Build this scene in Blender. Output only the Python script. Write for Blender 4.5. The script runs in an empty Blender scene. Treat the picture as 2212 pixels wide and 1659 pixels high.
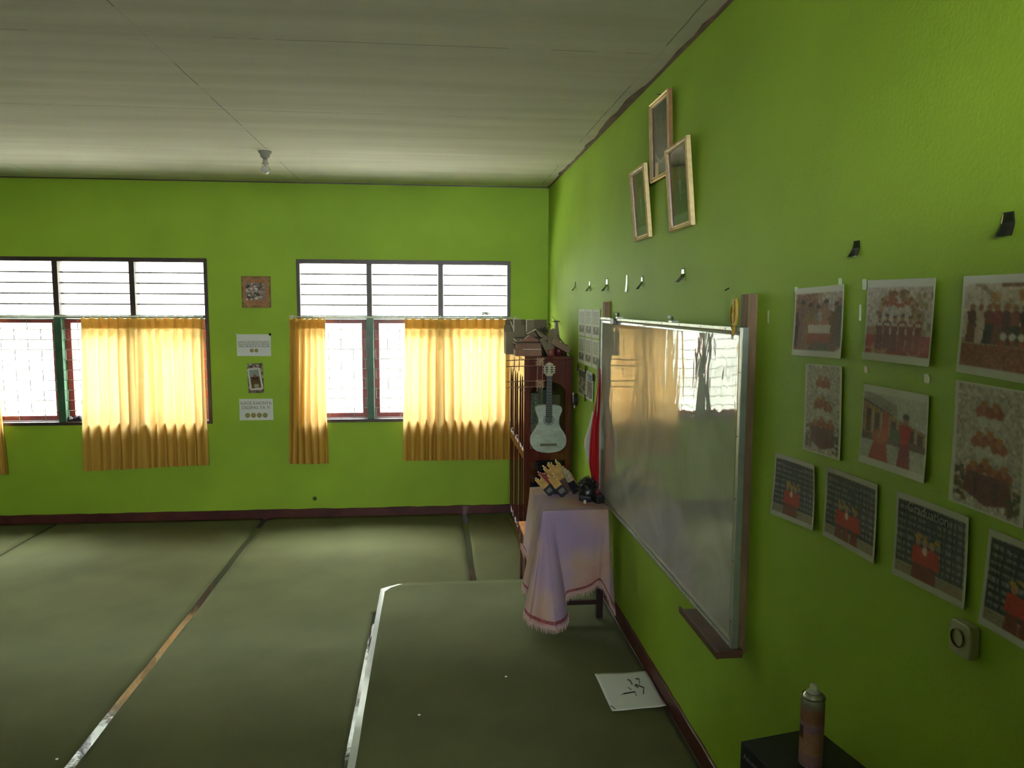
import bpy, bmesh, math, random
import numpy as np
from mathutils import Vector, Matrix
R = random.Random(7)
NR = np.random.RandomState(5)
SC = bpy.context.scene
COL = SC.collection
PI = math.pi

# ------------------------------------------------------------------ room figures
W = 1.19        # right wall
D = 8.0         # window wall
H = 3.44        # ceiling
XL, YF = -7.6, -2.5
PZ = 0.167      # raised platform

# ------------------------------------------------------------------ camera
cam_d = bpy.data.cameras.new('camera'); cam = bpy.data.objects.new('camera', cam_d); COL.objects.link(cam)
yaw, pit, rol = 0.10154, 0.102378, 0.004096
fwd = Vector((math.sin(yaw)*math.cos(pit), math.cos(yaw)*math.cos(pit), -math.sin(pit)))
r0 = Vector((math.cos(yaw), -math.sin(yaw), 0)); u0 = r0.cross(fwd)
rt = r0*math.cos(rol) + u0*math.sin(rol); up = rt.cross(fwd)
mw = Matrix((rt, up, -fwd)).transposed().to_4x4(); mw.translation = Vector((0, 0, 2.22155))
cam.matrix_world = mw
cam_d.sensor_width = 36.0; cam_d.lens = 1651.33/2212*36.0; cam_d.clip_start = 0.05
SC.camera = cam

# ------------------------------------------------------------------ light: the open daylight outside
wd = bpy.data.worlds.new('world'); SC.world = wd; wd.use_nodes = True
nt = wd.node_tree; bg = nt.nodes['Background']
bg.inputs[0].default_value = (0.93, 0.97, 1.0, 1); bg.inputs[1].default_value = 80.0
def portal(x0, x1, z0, z1, y):
    l = bpy.data.lights.new('window_portal', 'AREA'); l.shape = 'RECTANGLE'
    l.size = x1-x0; l.size_y = z1-z0; l.cycles.is_portal = True
    o = bpy.data.objects.new('window_portal', l); COL.objects.link(o)
    o.location = ((x0+x1)/2, y, (z0+z1)/2); o.rotation_euler = (-PI/2, 0, 0)
for a, b in ((-1.36, .77), (-4.41, -2.28)):
    portal(a, b, 1.03, 2.65, D+.17)
# fill window added in the unseen front wall
FRONT_W = (-.75, .95, 2.25, 3.15)
l = bpy.data.lights.new('window_portal', 'AREA'); l.shape = 'RECTANGLE'; l.size = FRONT_W[1]-FRONT_W[0]; l.size_y = FRONT_W[3]-FRONT_W[2]; l.cycles.is_portal = True
o = bpy.data.objects.new('window_portal', l); COL.objects.link(o); o.location = ((FRONT_W[0]+FRONT_W[1])/2, YF-.17, (FRONT_W[2]+FRONT_W[3])/2); o.rotation_euler = (PI/2, 0, 0)
# sun on the yard behind the window wall (the porch roof keeps it out of the room)
sl = bpy.data.lights.new('sun', 'SUN'); sl.energy = 470.0; sl.angle = .01; sl.color = (1.0, .96, .88)
so = bpy.data.objects.new('sun', sl); COL.objects.link(so); so.rotation_euler = (math.radians(20), math.radians(-8), 0)

SC.view_settings.view_transform = 'Standard'; SC.view_settings.look = 'None'
SC.view_settings.exposure = 0.55; SC.view_settings.gamma = 1.0; SC.view_settings.use_curve_mapping = False
SC.cycles.max_bounces = 10; SC.cycles.diffuse_bounces = 6; SC.cycles.glossy_bounces = 4
SC.cycles.transmission_bounces = 8; SC.cycles.transparent_max_bounces = 16
SC.cycles.sample_clamp_indirect = 6.0; SC.cycles.use_denoising = True
SC.cycles.caustics_reflective = False; SC.cycles.caustics_refractive = False

# ------------------------------------------------------------------ materials
def lin(c):
    return tuple(((v/255)/12.92 if v/255 <= .04045 else ((v/255+.055)/1.055)**2.4) for v in c)
MATS = {}
def mat(name, col, rough=.6, metal=0, var=0, scale=8, bump=0, bscale=60, spec=.5, stretch=None, coat=0):
    if name in MATS: return MATS[name]
    m = bpy.data.materials.new(name); m.use_nodes = True; n = m.node_tree.nodes; L = m.node_tree.links
    b = n['Principled BSDF']; c = col if max(col) <= 1 else lin(col)
    b.inputs['Base Color'].default_value = (*c, 1); b.inputs['Roughness'].default_value = rough
    b.inputs['Metallic'].default_value = metal; b.inputs['Specular IOR Level'].default_value = spec
    if coat: b.inputs['Coat Weight'].default_value = coat; b.inputs['Coat Roughness'].default_value = .05
    tc = n.new('ShaderNodeTexCoord'); mp = n.new('ShaderNodeMapping'); L.new(tc.outputs['Object'], mp.inputs[0])
    if stretch: mp.inputs['Scale'].default_value = stretch
    if var:
        t = n.new('ShaderNodeTexNoise'); t.inputs['Scale'].default_value = scale; t.inputs['Detail'].default_value = 5
        L.new(mp.outputs[0], t.inputs['Vector'])
        cr = n.new('ShaderNodeValToRGB')
        cr.color_ramp.elements[0].position = .3; cr.color_ramp.elements[1].position = .7
        cr.color_ramp.elements[0].color = (*[max(0, v*(1-var)) for v in c], 1)
        cr.color_ramp.elements[1].color = (*[min(1, v*(1+var)) for v in c], 1)
        L.new(t.outputs['Fac'], cr.inputs[0]); L.new(cr.outputs[0], b.inputs['Base Color'])
    if bump:
        t = n.new('ShaderNodeTexNoise'); t.inputs['Scale'].default_value = bscale; t.inputs['Detail'].default_value = 3
        L.new(mp.outputs[0], t.inputs['Vector'])
        bp = n.new('ShaderNodeBump'); bp.inputs['Strength'].default_value = bump; bp.inputs['Distance'].default_value = .01
        L.new(t.outputs['Fac'], bp.inputs['Height']); L.new(bp.outputs[0], b.inputs['Normal'])
    MATS[name] = m; return m

def glass_mat(name='pane_glass', tint=(1, 1, 1)):
    if name in MATS: return MATS[name]
    m = bpy.data.materials.new(name); m.use_nodes = True; n = m.node_tree.nodes; L = m.node_tree.links
    n.remove(n['Principled BSDF']); out = n['Material Output']
    tr = n.new('ShaderNodeBsdfTransparent'); tr.inputs[0].default_value = (*tint, 1)
    gl = n.new('ShaderNodeBsdfGlossy'); gl.inputs['Roughness'].default_value = .03
    fr = n.new('ShaderNodeFresnel'); mx = n.new('ShaderNodeMixShader')
    ge = n.new('ShaderNodeNewGeometry'); ma = n.new('ShaderNodeMath'); ma.operation = 'MULTIPLY_ADD'   # thin pane: same reflectance from either face
    ma.inputs[1].default_value = 1/1.45-1.45; ma.inputs[2].default_value = 1.45
    L.new(ge.outputs['Backfacing'], ma.inputs[0]); L.new(ma.outputs[0], fr.inputs['IOR'])
    L.new(fr.outputs[0], mx.inputs[0]); L.new(tr.outputs[0], mx.inputs[1]); L.new(gl.outputs[0], mx.inputs[2])
    L.new(mx.outputs[0], out.inputs[0]); MATS[name] = m; return m

def cloth_mat(name, col, trans, tfac=.5):
    m = bpy.data.materials.new(name); m.use_nodes = True; n = m.node_tree.nodes; L = m.node_tree.links
    n.remove(n['Principled BSDF']); out = n['Material Output']
    d = n.new('ShaderNodeBsdfDiffuse'); d.inputs[0].default_value = (*col, 1)
    t = n.new('ShaderNodeBsdfTranslucent'); t.inputs[0].default_value = (*trans, 1)
    mx = n.new('ShaderNodeMixShader'); mx.inputs[0].default_value = tfac
    wv = n.new('ShaderNodeTexNoise'); wv.inputs['Scale'].default_value = 6; tc = n.new('ShaderNodeTexCoord')
    mp = n.new('ShaderNodeMapping'); mp.inputs['Scale'].default_value = (30, 30, 3)
    L.new(tc.outputs['Object'], mp.inputs[0]); L.new(mp.outputs[0], wv.inputs['Vector'])
    bp = n.new('ShaderNodeBump'); bp.inputs['Strength'].default_value = .15; bp.inputs['Distance'].default_value = .01
    L.new(wv.outputs['Fac'], bp.inputs['Height']); L.new(bp.outputs[0], d.inputs['Normal'])
    L.new(d.outputs[0], mx.inputs[1]); L.new(t.outputs[0], mx.inputs[2]); L.new(mx.outputs[0], out.inputs[0])
    MATS[name] = m; return m

def print_mat():
    if 'printed_paper' in MATS: return MATS['printed_paper']
    m = bpy.data.materials.new('printed_paper'); m.use_nodes = True; n = m.node_tree.nodes
    a = n.new('ShaderNodeAttribute'); a.attribute_name = 'ink'
    m.node_tree.links.new(a.outputs['Color'], n['Principled BSDF'].inputs['Base Color'])
    n['Principled BSDF'].inputs['Roughness'].default_value = .6; n['Principled BSDF'].inputs['Specular IOR Level'].default_value = .25
    MATS['printed_paper'] = m; return m

WALL = mat('green_wall_paint', (.27, .435, .028), .62, var=.10, scale=1.6, bump=.12, bscale=90, spec=.30)
WOODRED = mat('red_brown_varnish', (.085, .018, .012), .16, var=.3, scale=6, stretch=(3, 3, .6), coat=.5)
FRAMEB = mat('dark_brown_paint', (.045, .028, .024), .45, var=.2, scale=10)
FRAMEG = mat('dark_green_paint', (.035, .10, .055), .4, var=.2, scale=10)
SASHR = mat('red_brown_paint', (.22, .045, .04), .45, var=.2, scale=10)
STEEL = mat('grey_painted_steel', (.16, .17, .16), .5)
WHITEP = mat('white_plastic', (.62, .63, .58), .35)
PAPER = mat('plain_paper', (.62, .64, .60), .7, var=.05, scale=4)
BLACK = mat('black_plastic', (.012, .012, .013), .35)
TAPEB = mat('black_tape', (.010, .012, .010), .05)
GOLD = mat('gilt_moulding', (.70, .54, .26), .32, metal=.55, var=.15, scale=40)
BROWNM = mat('brown_moulding', (.16, .075, .025), .35, var=.25, scale=30)
TIMBER = mat('raw_brown_timber', (.19, .12, .06), .7, var=.25, scale=12, stretch=(4, 4, .5))
CARD = mat('grey_brown_card', (.17, .145, .085), .8, var=.15, scale=10)
CARDB = mat('brown_card', (.22, .115, .06), .7, var=.2, scale=10)
CARDE = mat('pale_card_edge', (.62, .56, .42), .8)
BAMBOO = mat('bamboo_strip', (.22, .11, .055), .5, var=.3, scale=20)
ALU = mat('aluminium', (.42, .45, .42), .35, metal=.8, var=.1, scale=20)
TILE = mat('polished_dark_tile', (.035, .03, .028), .07, var=.2, scale=10, bump=.08, bscale=14)
EDGE = mat('pale_tile_nosing', (.50, .52, .48), .10, var=.1, scale=6)

# ------------------------------------------------------------------ mesh helpers
def tag(o, label=None, cat=None, group=None, kind=None):
    if label: o['label'] = label
    if cat: o['category'] = cat
    if group: o['group'] = group
    if kind: o['kind'] = kind
    return o
ORG = {}
def empty(name, loc, label=None, cat=None, group=None, kind=None):
    o = bpy.data.objects.new(name, None); COL.objects.link(o); o.location = loc
    o.empty_display_size = .05; ORG[o] = Vector(loc); return tag(o, label, cat, group, kind)
def obj(name, bm, m, parent=None, M=None, smooth=False, bevel=0, solid=0, weld=False):
    """one mesh object; geometry is given in room coordinates (or local with M)"""
    if weld: bmesh.ops.remove_doubles(bm, verts=bm.verts, dist=1e-5)
    if M is not None: bm.transform(M)
    off = ORG.get(parent, Vector((0, 0, 0))) if parent else Vector((0, 0, 0))
    if not parent and bm.verts:
        xs = [v.co for v in bm.verts]
        off = Vector(((min(v.x for v in xs)+max(v.x for v in xs))/2, (min(v.y for v in xs)+max(v.y for v in xs))/2, min(v.z for v in xs)))
    bm.transform(Matrix.Translation(-off))
    me = bpy.data.meshes.new(name); bm.to_mesh(me)
    o = bpy.data.objects.new(name, me); COL.objects.link(o)
    for x in (m if isinstance(m, (list, tuple)) else [m]): me.materials.append(x)
    if parent: o.parent = parent
    else: o.location = off
    ORG[o] = off
    if smooth:
        for p in me.polygons: p.use_smooth = True
    if solid:
        s = o.modifiers.new('solid', 'SOLIDIFY'); s.thickness = solid; s.offset = 0
    if bevel:
        b = o.modifiers.new('bevel', 'BEVEL'); b.width = bevel; b.segments = 2; b.limit_method = 'ANGLE'
    bm.free(); return o
def nb(): return bmesh.new()
def box(bm, x0, x1, y0, y1, z0, z1, M=None, mi=0):
    vs = [bm.verts.new((x, y, z)) for z in (z0, z1) for x, y in ((x0, y0), (x1, y0), (x1, y1), (x0, y1))]
    fs = [bm.faces.new([vs[i] for i in f]) for f in ((3, 2, 1, 0), (4, 5, 6, 7), (0, 1, 5, 4), (1, 2, 6, 5), (2, 3, 7, 6), (3, 0, 4, 7))]
    for f in fs: f.material_index = mi
    if M is not None:
        for v in vs: v.co = M @ v.co
    return vs
def bx(*a, **k):
    bm = nb(); box(bm, *a, **k); return bm
def prism(bm, pts, a0, a1, axis='y', mi=0):
    """polygon pts in the two other axes, extruded along axis"""
    def P(u, v, w):
        return {'x': (w, u, v), 'y': (u, w, v), 'z': (u, v, w)}[axis]
    A = [bm.verts.new(P(u, v, a0)) for u, v in pts]; B = [bm.verts.new(P(u, v, a1)) for u, v in pts]
    n = len(pts); fs = [bm.faces.new(A), bm.faces.new(B[::-1])]
    for i in range(n): fs.append(bm.faces.new((A[i], B[i], B[(i+1) % n], A[(i+1) % n])))
    for f in fs: f.material_index = mi
    bmesh.ops.recalc_face_normals(bm, faces=fs); return fs
def tube(bm, pts, r, n=8, mi=0, r2=None, flat=1.0):
    pts = [Vector(p) for p in pts]; rings = []
    for i, p in enumerate(pts):
        t = (pts[min(i+1, len(pts)-1)] - pts[max(i-1, 0)]).normalized()
        a = t.orthogonal().normalized() if i == 0 else (rings_a - t*rings_a.dot(t)).normalized()
        rings_a = a; b = t.cross(a)
        rr = r if r2 is None else r+(r2-r)*i/(len(pts)-1)
        rings.append([bm.verts.new(p+(a*math.cos(2*PI*k/n)+b*math.sin(2*PI*k/n)*flat)*rr) for k in range(n)])
    for A, B in zip(rings, rings[1:]):
        for k in range(n):
            f = bm.faces.new((A[k], A[(k+1) % n], B[(k+1) % n], B[k])); f.material_index = mi
    for ring in (rings[0][::-1], rings[-1]):
        f = bm.faces.new(ring); f.material_index = mi
def lathe(bm, prof, c=(0, 0, 0), n=32, mi=0):
    rings = []
    for r, z in prof:
        if r < 1e-6: rings.append([bm.verts.new((c[0], c[1], c[2]+z))])
        else: rings.append([bm.verts.new((c[0]+r*math.cos(2*PI*k/n), c[1]+r*math.sin(2*PI*k/n), c[2]+z)) for k in range(n)])
    for A, B in zip(rings, rings[1:]):
        for k in range(n):
            q = [A[k % len(A)], A[(k+1) % len(A)] if len(A) > 1 else None, B[(k+1) % len(B)] if len(B) > 1 else None, B[k % len(B)]]
            q = [v for v in q if v is not None]
            if len(set(q)) >= 3: bm.faces.new(q).material_index = mi
def sheetgrid(bm, fn, nu, nv, mi=0):
    g = [[bm.verts.new(fn(i/nu, j/nv)) for i in range(nu+1)] for j in range(nv+1)]
    for j in range(nv):
        for i in range(nu):
            bm.faces.new((g[j][i], g[j][i+1], g[j+1][i+1], g[j+1][i])).material_index = mi
    return g
def text_bm(s, size, ext=.0006, align='CENTER', bold=0):
    c = bpy.data.curves.new('t', 'FONT'); c.body = s; c.size = size; c.extrude = ext; c.align_x = align; c.align_y = 'CENTER'
    c.offset = bold; c.space_line = 1.0
    o = bpy.data.objects.new('t', c); COL.objects.link(o)
    dg = bpy.context.evaluated_depsgraph_get(); me = bpy.data.meshes.new_from_object(o.evaluated_get(dg))
    bm = nb(); bm.from_mesh(me); bpy.data.objects.remove(o); bpy.data.curves.remove(c); bpy.data.meshes.remove(me); return bm

# ------------------------------------------------------------------ printed pictures (ink colours on a fine grid)
class Pic:
    def __init__(s, w, h, bgc=(225, 225, 218)):
        s.w, s.h = w, h; s.a = np.ones((h, w, 3))*np.array(bgc)/1.0
        s.X, s.Y = np.meshgrid((np.arange(w)+.5)/w, (np.arange(h)+.5)/h)
    def rect(s, x0, y0, x1, y1, c, al=1): s._p((s.X >= x0) & (s.X < x1) & (s.Y >= y0) & (s.Y < y1), c, al)
    def ell(s, cx, cy, rx, ry, c, al=1): s._p(((s.X-cx)/rx)**2+((s.Y-cy)/ry)**2 < 1, c, al)
    def ring(s, cx, cy, rx, ry, t, c):
        d = np.sqrt(((s.X-cx)/rx)**2+((s.Y-cy)/ry)**2); s._p(abs(d-1) < t, c, 1)
    def poly(s, pts, c, al=1):
        m = np.zeros(s.X.shape, bool); n = len(pts)
        for i in range(n):
            (x0, y0), (x1, y1) = pts[i], pts[(i+1) % n]
            if y0 == y1: continue
            k = ((s.Y >= min(y0, y1)) & (s.Y < max(y0, y1))) & (s.X < x0+(s.Y-y0)*(x1-x0)/(y1-y0)); m ^= k
        s._p(m, c, al)
    def line(s, x0, y0, x1, y1, t, c, al=1):
        dx, dy = x1-x0, y1-y0; L = dx*dx+dy*dy
        u = np.clip(((s.X-x0)*dx+(s.Y-y0)*dy)/L, 0, 1); s._p(np.hypot(s.X-x0-u*dx, s.Y-y0-u*dy) < t, c, al)
    def _p(s, m, c, al): s.a[m] = s.a[m]*(1-al)+np.array(c)*al
    def noise(s, k, sc=1, box=None):
        n = NR.randn(s.h//sc+2, s.w//sc+2); n = np.kron(n, np.ones((sc, sc)))[:s.h, :s.w]
        m = np.ones((s.h, s.w)) if box is None else ((s.X >= box[0]) & (s.X < box[2]) & (s.Y >= box[1]) & (s.Y < box[3]))*1.0
        s.a += (n*m*k)[..., None]; s.a = np.clip(s.a, 0, 255)
        return s
def picture(name, pic, place, parent=None, solid=.0008):
    """place(u,v)->Vector, u left-right 0..1, v top-bottom 0..1"""
    bm = nb(); h, w = pic.h, pic.w
    g = [[bm.verts.new(place(i/(w-1), j/(h-1))) for i in range(w)] for j in range(h)]
    for j in range(h-1):
        for i in range(w-1): bm.faces.new((g[j][i], g[j+1][i], g[j+1][i+1], g[j][i+1]))
    o = obj(name, bm, print_mat(), parent, solid=solid)
    A = np.pad(pic.a, ((1, 1), (1, 1), (0, 0)), 'edge')       # soften the print slightly
    A = (4*A[1:-1, 1:-1]+A[:-2, 1:-1]+A[2:, 1:-1]+A[1:-1, :-2]+A[1:-1, 2:])/8
    a = np.clip(A/255, 0, .93).reshape(-1, 3); l = np.where(a <= .04045, a/12.92, ((a+.055)/1.055)**2.4)*1.08
    at = o.data.attributes.new('ink', 'FLOAT_COLOR', 'POINT')
    at.data.foreach_set('color', np.hstack([l, np.ones((len(l), 1))]).astype(np.float32).ravel())
    return o
def bil(q, u, v):
    a = [q[0][k]*(1-u)+q[1][k]*u for k in (0, 1)]; b = [q[3][k]*(1-u)+q[2][k]*u for k in (0, 1)]
    return a[0]*(1-v)+b[0]*v, a[1]*(1-v)+b[1]*v
def on_right(q, off=.004, curl=.004):
    def f(u, v):
        y, z = bil(q, u, v); c = curl*((2*u-1)**4*.5+(v**3)*.8)
        return Vector((W-off-c, y, z))
    return f
def on_back(q, off=.004, curl=.002):
    def f(u, v):
        x, z = bil(q, u, v); return Vector((x, D-off-curl*(2*v-1)**4, z))
    return f

# ================================================================== SHELL
floor = tag(obj('floor', bx(XL, W, YF, D, -.05, 0), TILE), kind='structure')
# ceiling with board joints and brush streaks
cm = mat('ceiling_board', (.50, .475, .42), .85, bump=.15, bscale=30)
n = cm.node_tree.nodes; L = cm.node_tree.links; b = n['Principled BSDF']
tc = n.new('ShaderNodeNewGeometry'); sp = n.new('ShaderNodeSeparateXYZ'); L.new(tc.outputs['Position'], sp.inputs[0])
mp = n.new('ShaderNodeMapping'); mp.inputs['Scale'].default_value = (.5, 5, 1); L.new(tc.outputs['Position'], mp.inputs[0])
ns = n.new('ShaderNodeTexNoise'); ns.inputs['Scale'].default_value = 1.2; ns.inputs['Detail'].default_value = 6; L.new(mp.outputs[0], ns.inputs['Vector'])
cr = n.new('ShaderNodeValToRGB'); cr.color_ramp.elements[0].position = .3; cr.color_ramp.elements[1].position = .75
cr.color_ramp.elements[0].color = (.55, .525, .455, 1); cr.color_ramp.elements[1].color = (.68, .65, .575, 1); L.new(ns.outputs['Fac'], cr.inputs[0])
def M2(op, a, b_, c_=None):
    x = n.new('ShaderNodeMath'); x.operation = op
    for i, v in enumerate((a, b_, c_)):
        if v is None: continue
        if isinstance(v, (int, float)): x.inputs[i].default_value = v
        else: L.new(v, x.inputs[i])
    return x.outputs[0]
nz = n.new('ShaderNodeTexNoise'); nz.inputs['Scale'].default_value = 2.5; nz.inputs['Detail'].default_value = 4; L.new(tc.outputs['Position'], nz.inputs['Vector'])
wob = M2('MULTIPLY', M2('SUBTRACT', nz.outputs['Fac'], .5), .02)
fy = M2('ABSOLUTE', M2('SUBTRACT', M2('PINGPONG', M2('ADD', M2('ADD', sp.outputs[1], wob), 1.645-.02), .675), 0), 0)
# joints every 1.35 m across the room (y = 3.77, 5.12, 6.47 ...), one along x = -1.3
dy = M2('ABSOLUTE', M2('SUBTRACT', M2('MODULO', M2('ADD', M2('ADD', sp.outputs[1], wob), 4.33+.675), 1.35), .675), 0)
dx = M2('ABSOLUTE', M2('SUBTRACT', M2('MODULO', M2('ADD', M2('ADD', sp.outputs[0], wob), 1.305+12.0+1.2), 2.4), 1.2), 0)
msk = M2('GREATER_THAN', nz.outputs['Fac'], .47)
lw = M2('ADD', M2('MULTIPLY', msk, .0018), .0014)
ly = M2('LESS_THAN', dy, lw); lx = M2('LESS_THAN', dx, lw)
ln = M2('MULTIPLY', M2('MAXIMUM', ly, lx), M2('ADD', M2('MULTIPLY', msk, .35), .3))
mx = n.new('ShaderNodeMix'); mx.data_type = 'RGBA'; L.new(ln, mx.inputs[0]); L.new(cr.outputs[0], mx.inputs[6]); mx.inputs[7].default_value = (.07, .06, .045, 1)
L.new(mx.outputs[2], b.inputs['Base Color'])
tag(obj('ceiling', bx(XL-.2, W+.2, YF-.2, D+.2, H, H+.05), cm), kind='structure')
tag(obj('wall_right', bx(W, W+.15, YF, D+.15, 0, H), WALL), kind='structure')
def fill_window(name, a, c, z0, z1, axis):
    t = empty(name, ((a+c)/2, YF, z0) if axis == 'x' else (XL, (a+c)/2, z0), kind='structure')
    def B_(u0, u1, w0, w1, za, zb, m_, nm, bm=None, M=None):
        bm = bm or nb(); box(bm, *((u0, u1, YF-w1, YF-w0) if axis == 'x' else (XL-w1, XL-w0, u0, u1)), za, zb); return obj(nm, bm, m_, t)
    for q in ((a, c, z0, z0+.04), (a, c, z1-.04, z1)): B_(q[0], q[1], -.01, .11, q[2], q[3], FRAMEB, 'frame')
    n_ = 6
    for k in range(n_+1):
        u = a+(c-a-.05)*k/n_; B_(u, u+.05, -.01, .11, z0+.04, z1-.04, FRAMEB, 'mullion')
    for k in range(1, 5):
        z = z0+.04+(z1-z0-.08)*k/5; B_(a, c, .04, .048, z-.005, z+.005, FRAMEB, 'louvre_bar')
    return t
def pierced(name, a0, a1, p, axis):
    bm = nb()
    for u0, u1, za, zb in ((a0, p[0], 0, H), (p[1], a1, 0, H), (p[0], p[1], 0, p[2]), (p[0], p[1], p[3], H)):
        if axis == 'x': box(bm, u0, u1, YF-.15, YF, za, zb)
        else: box(bm, XL-.15, XL, u0, u1, za, zb)
    tag(obj(name, bm, WALL), kind='structure')
tag(obj('wall_left', bx(XL-.15, XL, YF, D+.15, 0, H), WALL), kind='structure')
pierced('wall_front', XL, W, FRONT_W, 'x')
fill_window('added_window_3', *FRONT_W, 'x')  # added behind the camera to light the back wall
WINS = [(-1.385, .794), (-4.43, -2.258)]; WZ0, WZ1 = 1.008, 2.678
bm = nb(); edges = [XL] + [v for w in sorted(WINS) for v in w] + [W]
for i in range(0, len(edges), 2): box(bm, edges[i], edges[i+1], D, D+.15, 0, H)
for a, c in WINS:
    box(bm, a, c, D, D+.15, 0, WZ0); box(bm, a, c, D, D+.15, WZ1, H)
tag(obj('wall_back', bm, WALL), kind='structure')
tag(obj('shadow_gap_strip', bx(XL, W, D-.006, D, H-.010, H), FRAMEB), kind='structure')  # dark strip drawn in place of the shadow gap at the ceiling
# rough brown strip along the top of the right wall
bm = nb(); pts = []; y = D
ws = .018
prev = None
while y > YF:
    ws = max(.014, min(.055, ws+R.uniform(-.011, .0118))); vs = [bm.verts.new((W-ws, y, H-.002)), bm.verts.new((W, y, H-.002)), bm.verts.new((W, y, H-.012)), bm.verts.new((W-ws, y, H-.010))]
    if prev:
        for k in range(4): bm.faces.new((prev[k], prev[(k+1) % 4], vs[(k+1) % 4], vs[k]))
    prev = vs; y -= R.uniform(.03, .16)
tag(obj('trim_2', bm, mat('bare_brown_wood', (.10, .055, .028), .8, var=.4, scale=9)), kind='structure')
# red brown painted skirting, rough upper edge
BB = mat('red_brown_skirting_paint', (.075, .018, .016), .4, var=.35, scale=5, bump=.1, bscale=25)
def skirting(name, a, c, z0, h, axis):
    bm = nb(); n_ = 90; prev = None
    for i in range(n_+1):
        t = a+(c-a)*i/n_; hh = h+R.uniform(-.004, .004)
        if axis == 'x': vs = [(t, D-.012, z0), (t, D-.012, z0+hh-.004), (t, D-.006, z0+hh), (t, D, z0+hh), (t, D, z0)]
        else: vs = [(W-.012, t, z0), (W-.012, t, z0+hh-.004), (W-.006, t, z0+hh), (W, t, z0+hh), (W, t, z0)]
        vs = [bm.verts.new(v) for v in vs]
        if prev:
            for k in range(5): bm.faces.new((prev[k], prev[(k+1) % 5], vs[(k+1) % 5], vs[k]))
        prev = vs
    bmesh.ops.recalc_face_normals(bm, faces=bm.faces)
    return tag(obj(name, bm, BB), kind='structure')
skirting('baseboard_back', XL, W, 0, .097, 'x')
skirting('baseboard_right', YF, 5.55, PZ, .097, 'y')
tag(obj('trim_3', bx(W-.012, W, 5.56, D-.013, 0, .097), BB), kind='structure')
# raised platform along the board wall, tiled nosing
plat = [(-.40, YF), (-.40, 5.466), (-.278, 5.552), (W, 5.552), (W, YF)]
bm = nb(); prism(bm, plat, 0, PZ-.006, 'z')
tag(obj('trim_4', bm, EDGE), kind='structure', label='low raised platform with pale tiled edge')
tag(obj('ground', bx(-40, 40, -40, 45, -.35, -.3), mat('pale_yard_concrete', (.68, .66, .60), .9)), kind='structure')

tag(obj('roof', bx(XL-.8, W+.8, YF-.6, D+.6, H+.2, H+.3), mat('roof_slab', (.35, .33, .30), .9)), kind='structure')
tag(obj('added_blocker_wall', bx(-22, 14, D+5, D+5.3, -.3, 5.6), mat('added_wall_dark', (.042, .046, .039), .95, var=.25, scale=1.2, spec=.1)), kind='structure')  # added wall beyond the windows, blocks low-angle daylight
tag(obj('eave', bx(XL-.8, W+.8, D+.151, D+.6, 2.98, 3.02), mat('roof_slab', (.35, .33, .30))), kind='structure')
# added unseen cupboard, keeps front window light off the low right wall
t = empty('added_cupboard', (.84, -.85, PZ), 'added tall brown cupboard shading the right wall, behind the viewpoint', 'cupboard')
obj('carcass', bx(.50, W-.015, -2.10, .42, PZ+.009, 2.45), TIMBER, t, bevel=.004)
for k in range(3): obj('door', bx(.482, .4995, -2.08+.835*k, -1.26+.835*k, PZ+.06, 2.42), mat('added_door_brown', (.12, .06, .03), .5), t, bevel=.003)
# ================================================================== CARPETS
cmat = mat('olive_green_carpet', (.078, .085, .032), .9, var=.12, scale=2.2, spec=.12)
n = cmat.node_tree.nodes; L = cmat.node_tree.links; b = n['Principled BSDF']
tcx = n.new('ShaderNodeTexCoord'); t1 = n.new('ShaderNodeTexNoise'); t1.inputs['Scale'].default_value = 260; t1.inputs['Detail'].default_value = 2
L.new(tcx.outputs['Object'], t1.inputs['Vector'])
bp = n.new('ShaderNodeBump'); bp.inputs['Strength'].default_value = .35; bp.inputs['Distance'].default_value = .004
L.new(t1.outputs['Fac'], bp.inputs['Height']); L.new(bp.outputs[0], b.inputs['Normal'])
b.inputs['Sheen Weight'].default_value = .04; b.inputs['Sheen Roughness'].default_value = .4; b.inputs['Sheen Tint'].default_value = (.8, .85, .6, 1)
def carpet(x0, x1, y0, y1, z, label, ridges=(), cut=None, wob=.004, th=.008):
    bm = nb(); nx, ny = 40, 110
    ph = [R.uniform(0, 6) for _ in range(6)]
    def edge(y, k): return wob*(math.sin(y*2.3+ph[k])+.5*math.sin(y*7.1+ph[k+1]))
    def f(u, v):
        y = y0+(y1-y0)*v; a = x0+edge(y, 0); c = x1+edge(y, 2)
        if cut: a = max(a, cut(y)[0]); c = min(c, cut(y)[1])
        x = a+(c-a)*u; h = .0015*math.sin(x*3+ph[4])*math.sin(y*2.2+ph[5])+.0015
        for (rx, ry, rl, ra, rh, rw) in ridges:
            dx_, dy_ = x-rx, y-ry; al = dx_*math.cos(ra)+dy_*math.sin(ra); pe = -dx_*math.sin(ra)+dy_*math.cos(ra)+.03*math.sin(al*3)
            h += rh*math.exp(-(pe/rw)**2)*math.exp(-(al/rl)**4)
        e = min(u, 1-u)*(x1-x0)
        return Vector((x, y, z+th*min(1, .25+e/.02)+h))
    g = sheetgrid(bm, f, nx, ny)
    # skirt down to the floor
    ring = [g[0][i] for i in range(nx+1)]+[g[j][nx] for j in range(1, ny+1)]+[g[ny][i] for i in range(nx-1, -1, -1)]+[g[j][0] for j in range(ny-1, 0, -1)]
    low = [bm.verts.new((v.co.x, v.co.y, z+.0004)) for v in ring]
    for i in range(len(ring)): bm.faces.new((ring[i], low[i], low[(i+1) % len(ring)], ring[(i+1) % len(ring)]))
    return tag(obj('carpet', bm, cmat, smooth=True), label, 'carpet', 'olive green carpet strips on the floor')
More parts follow.
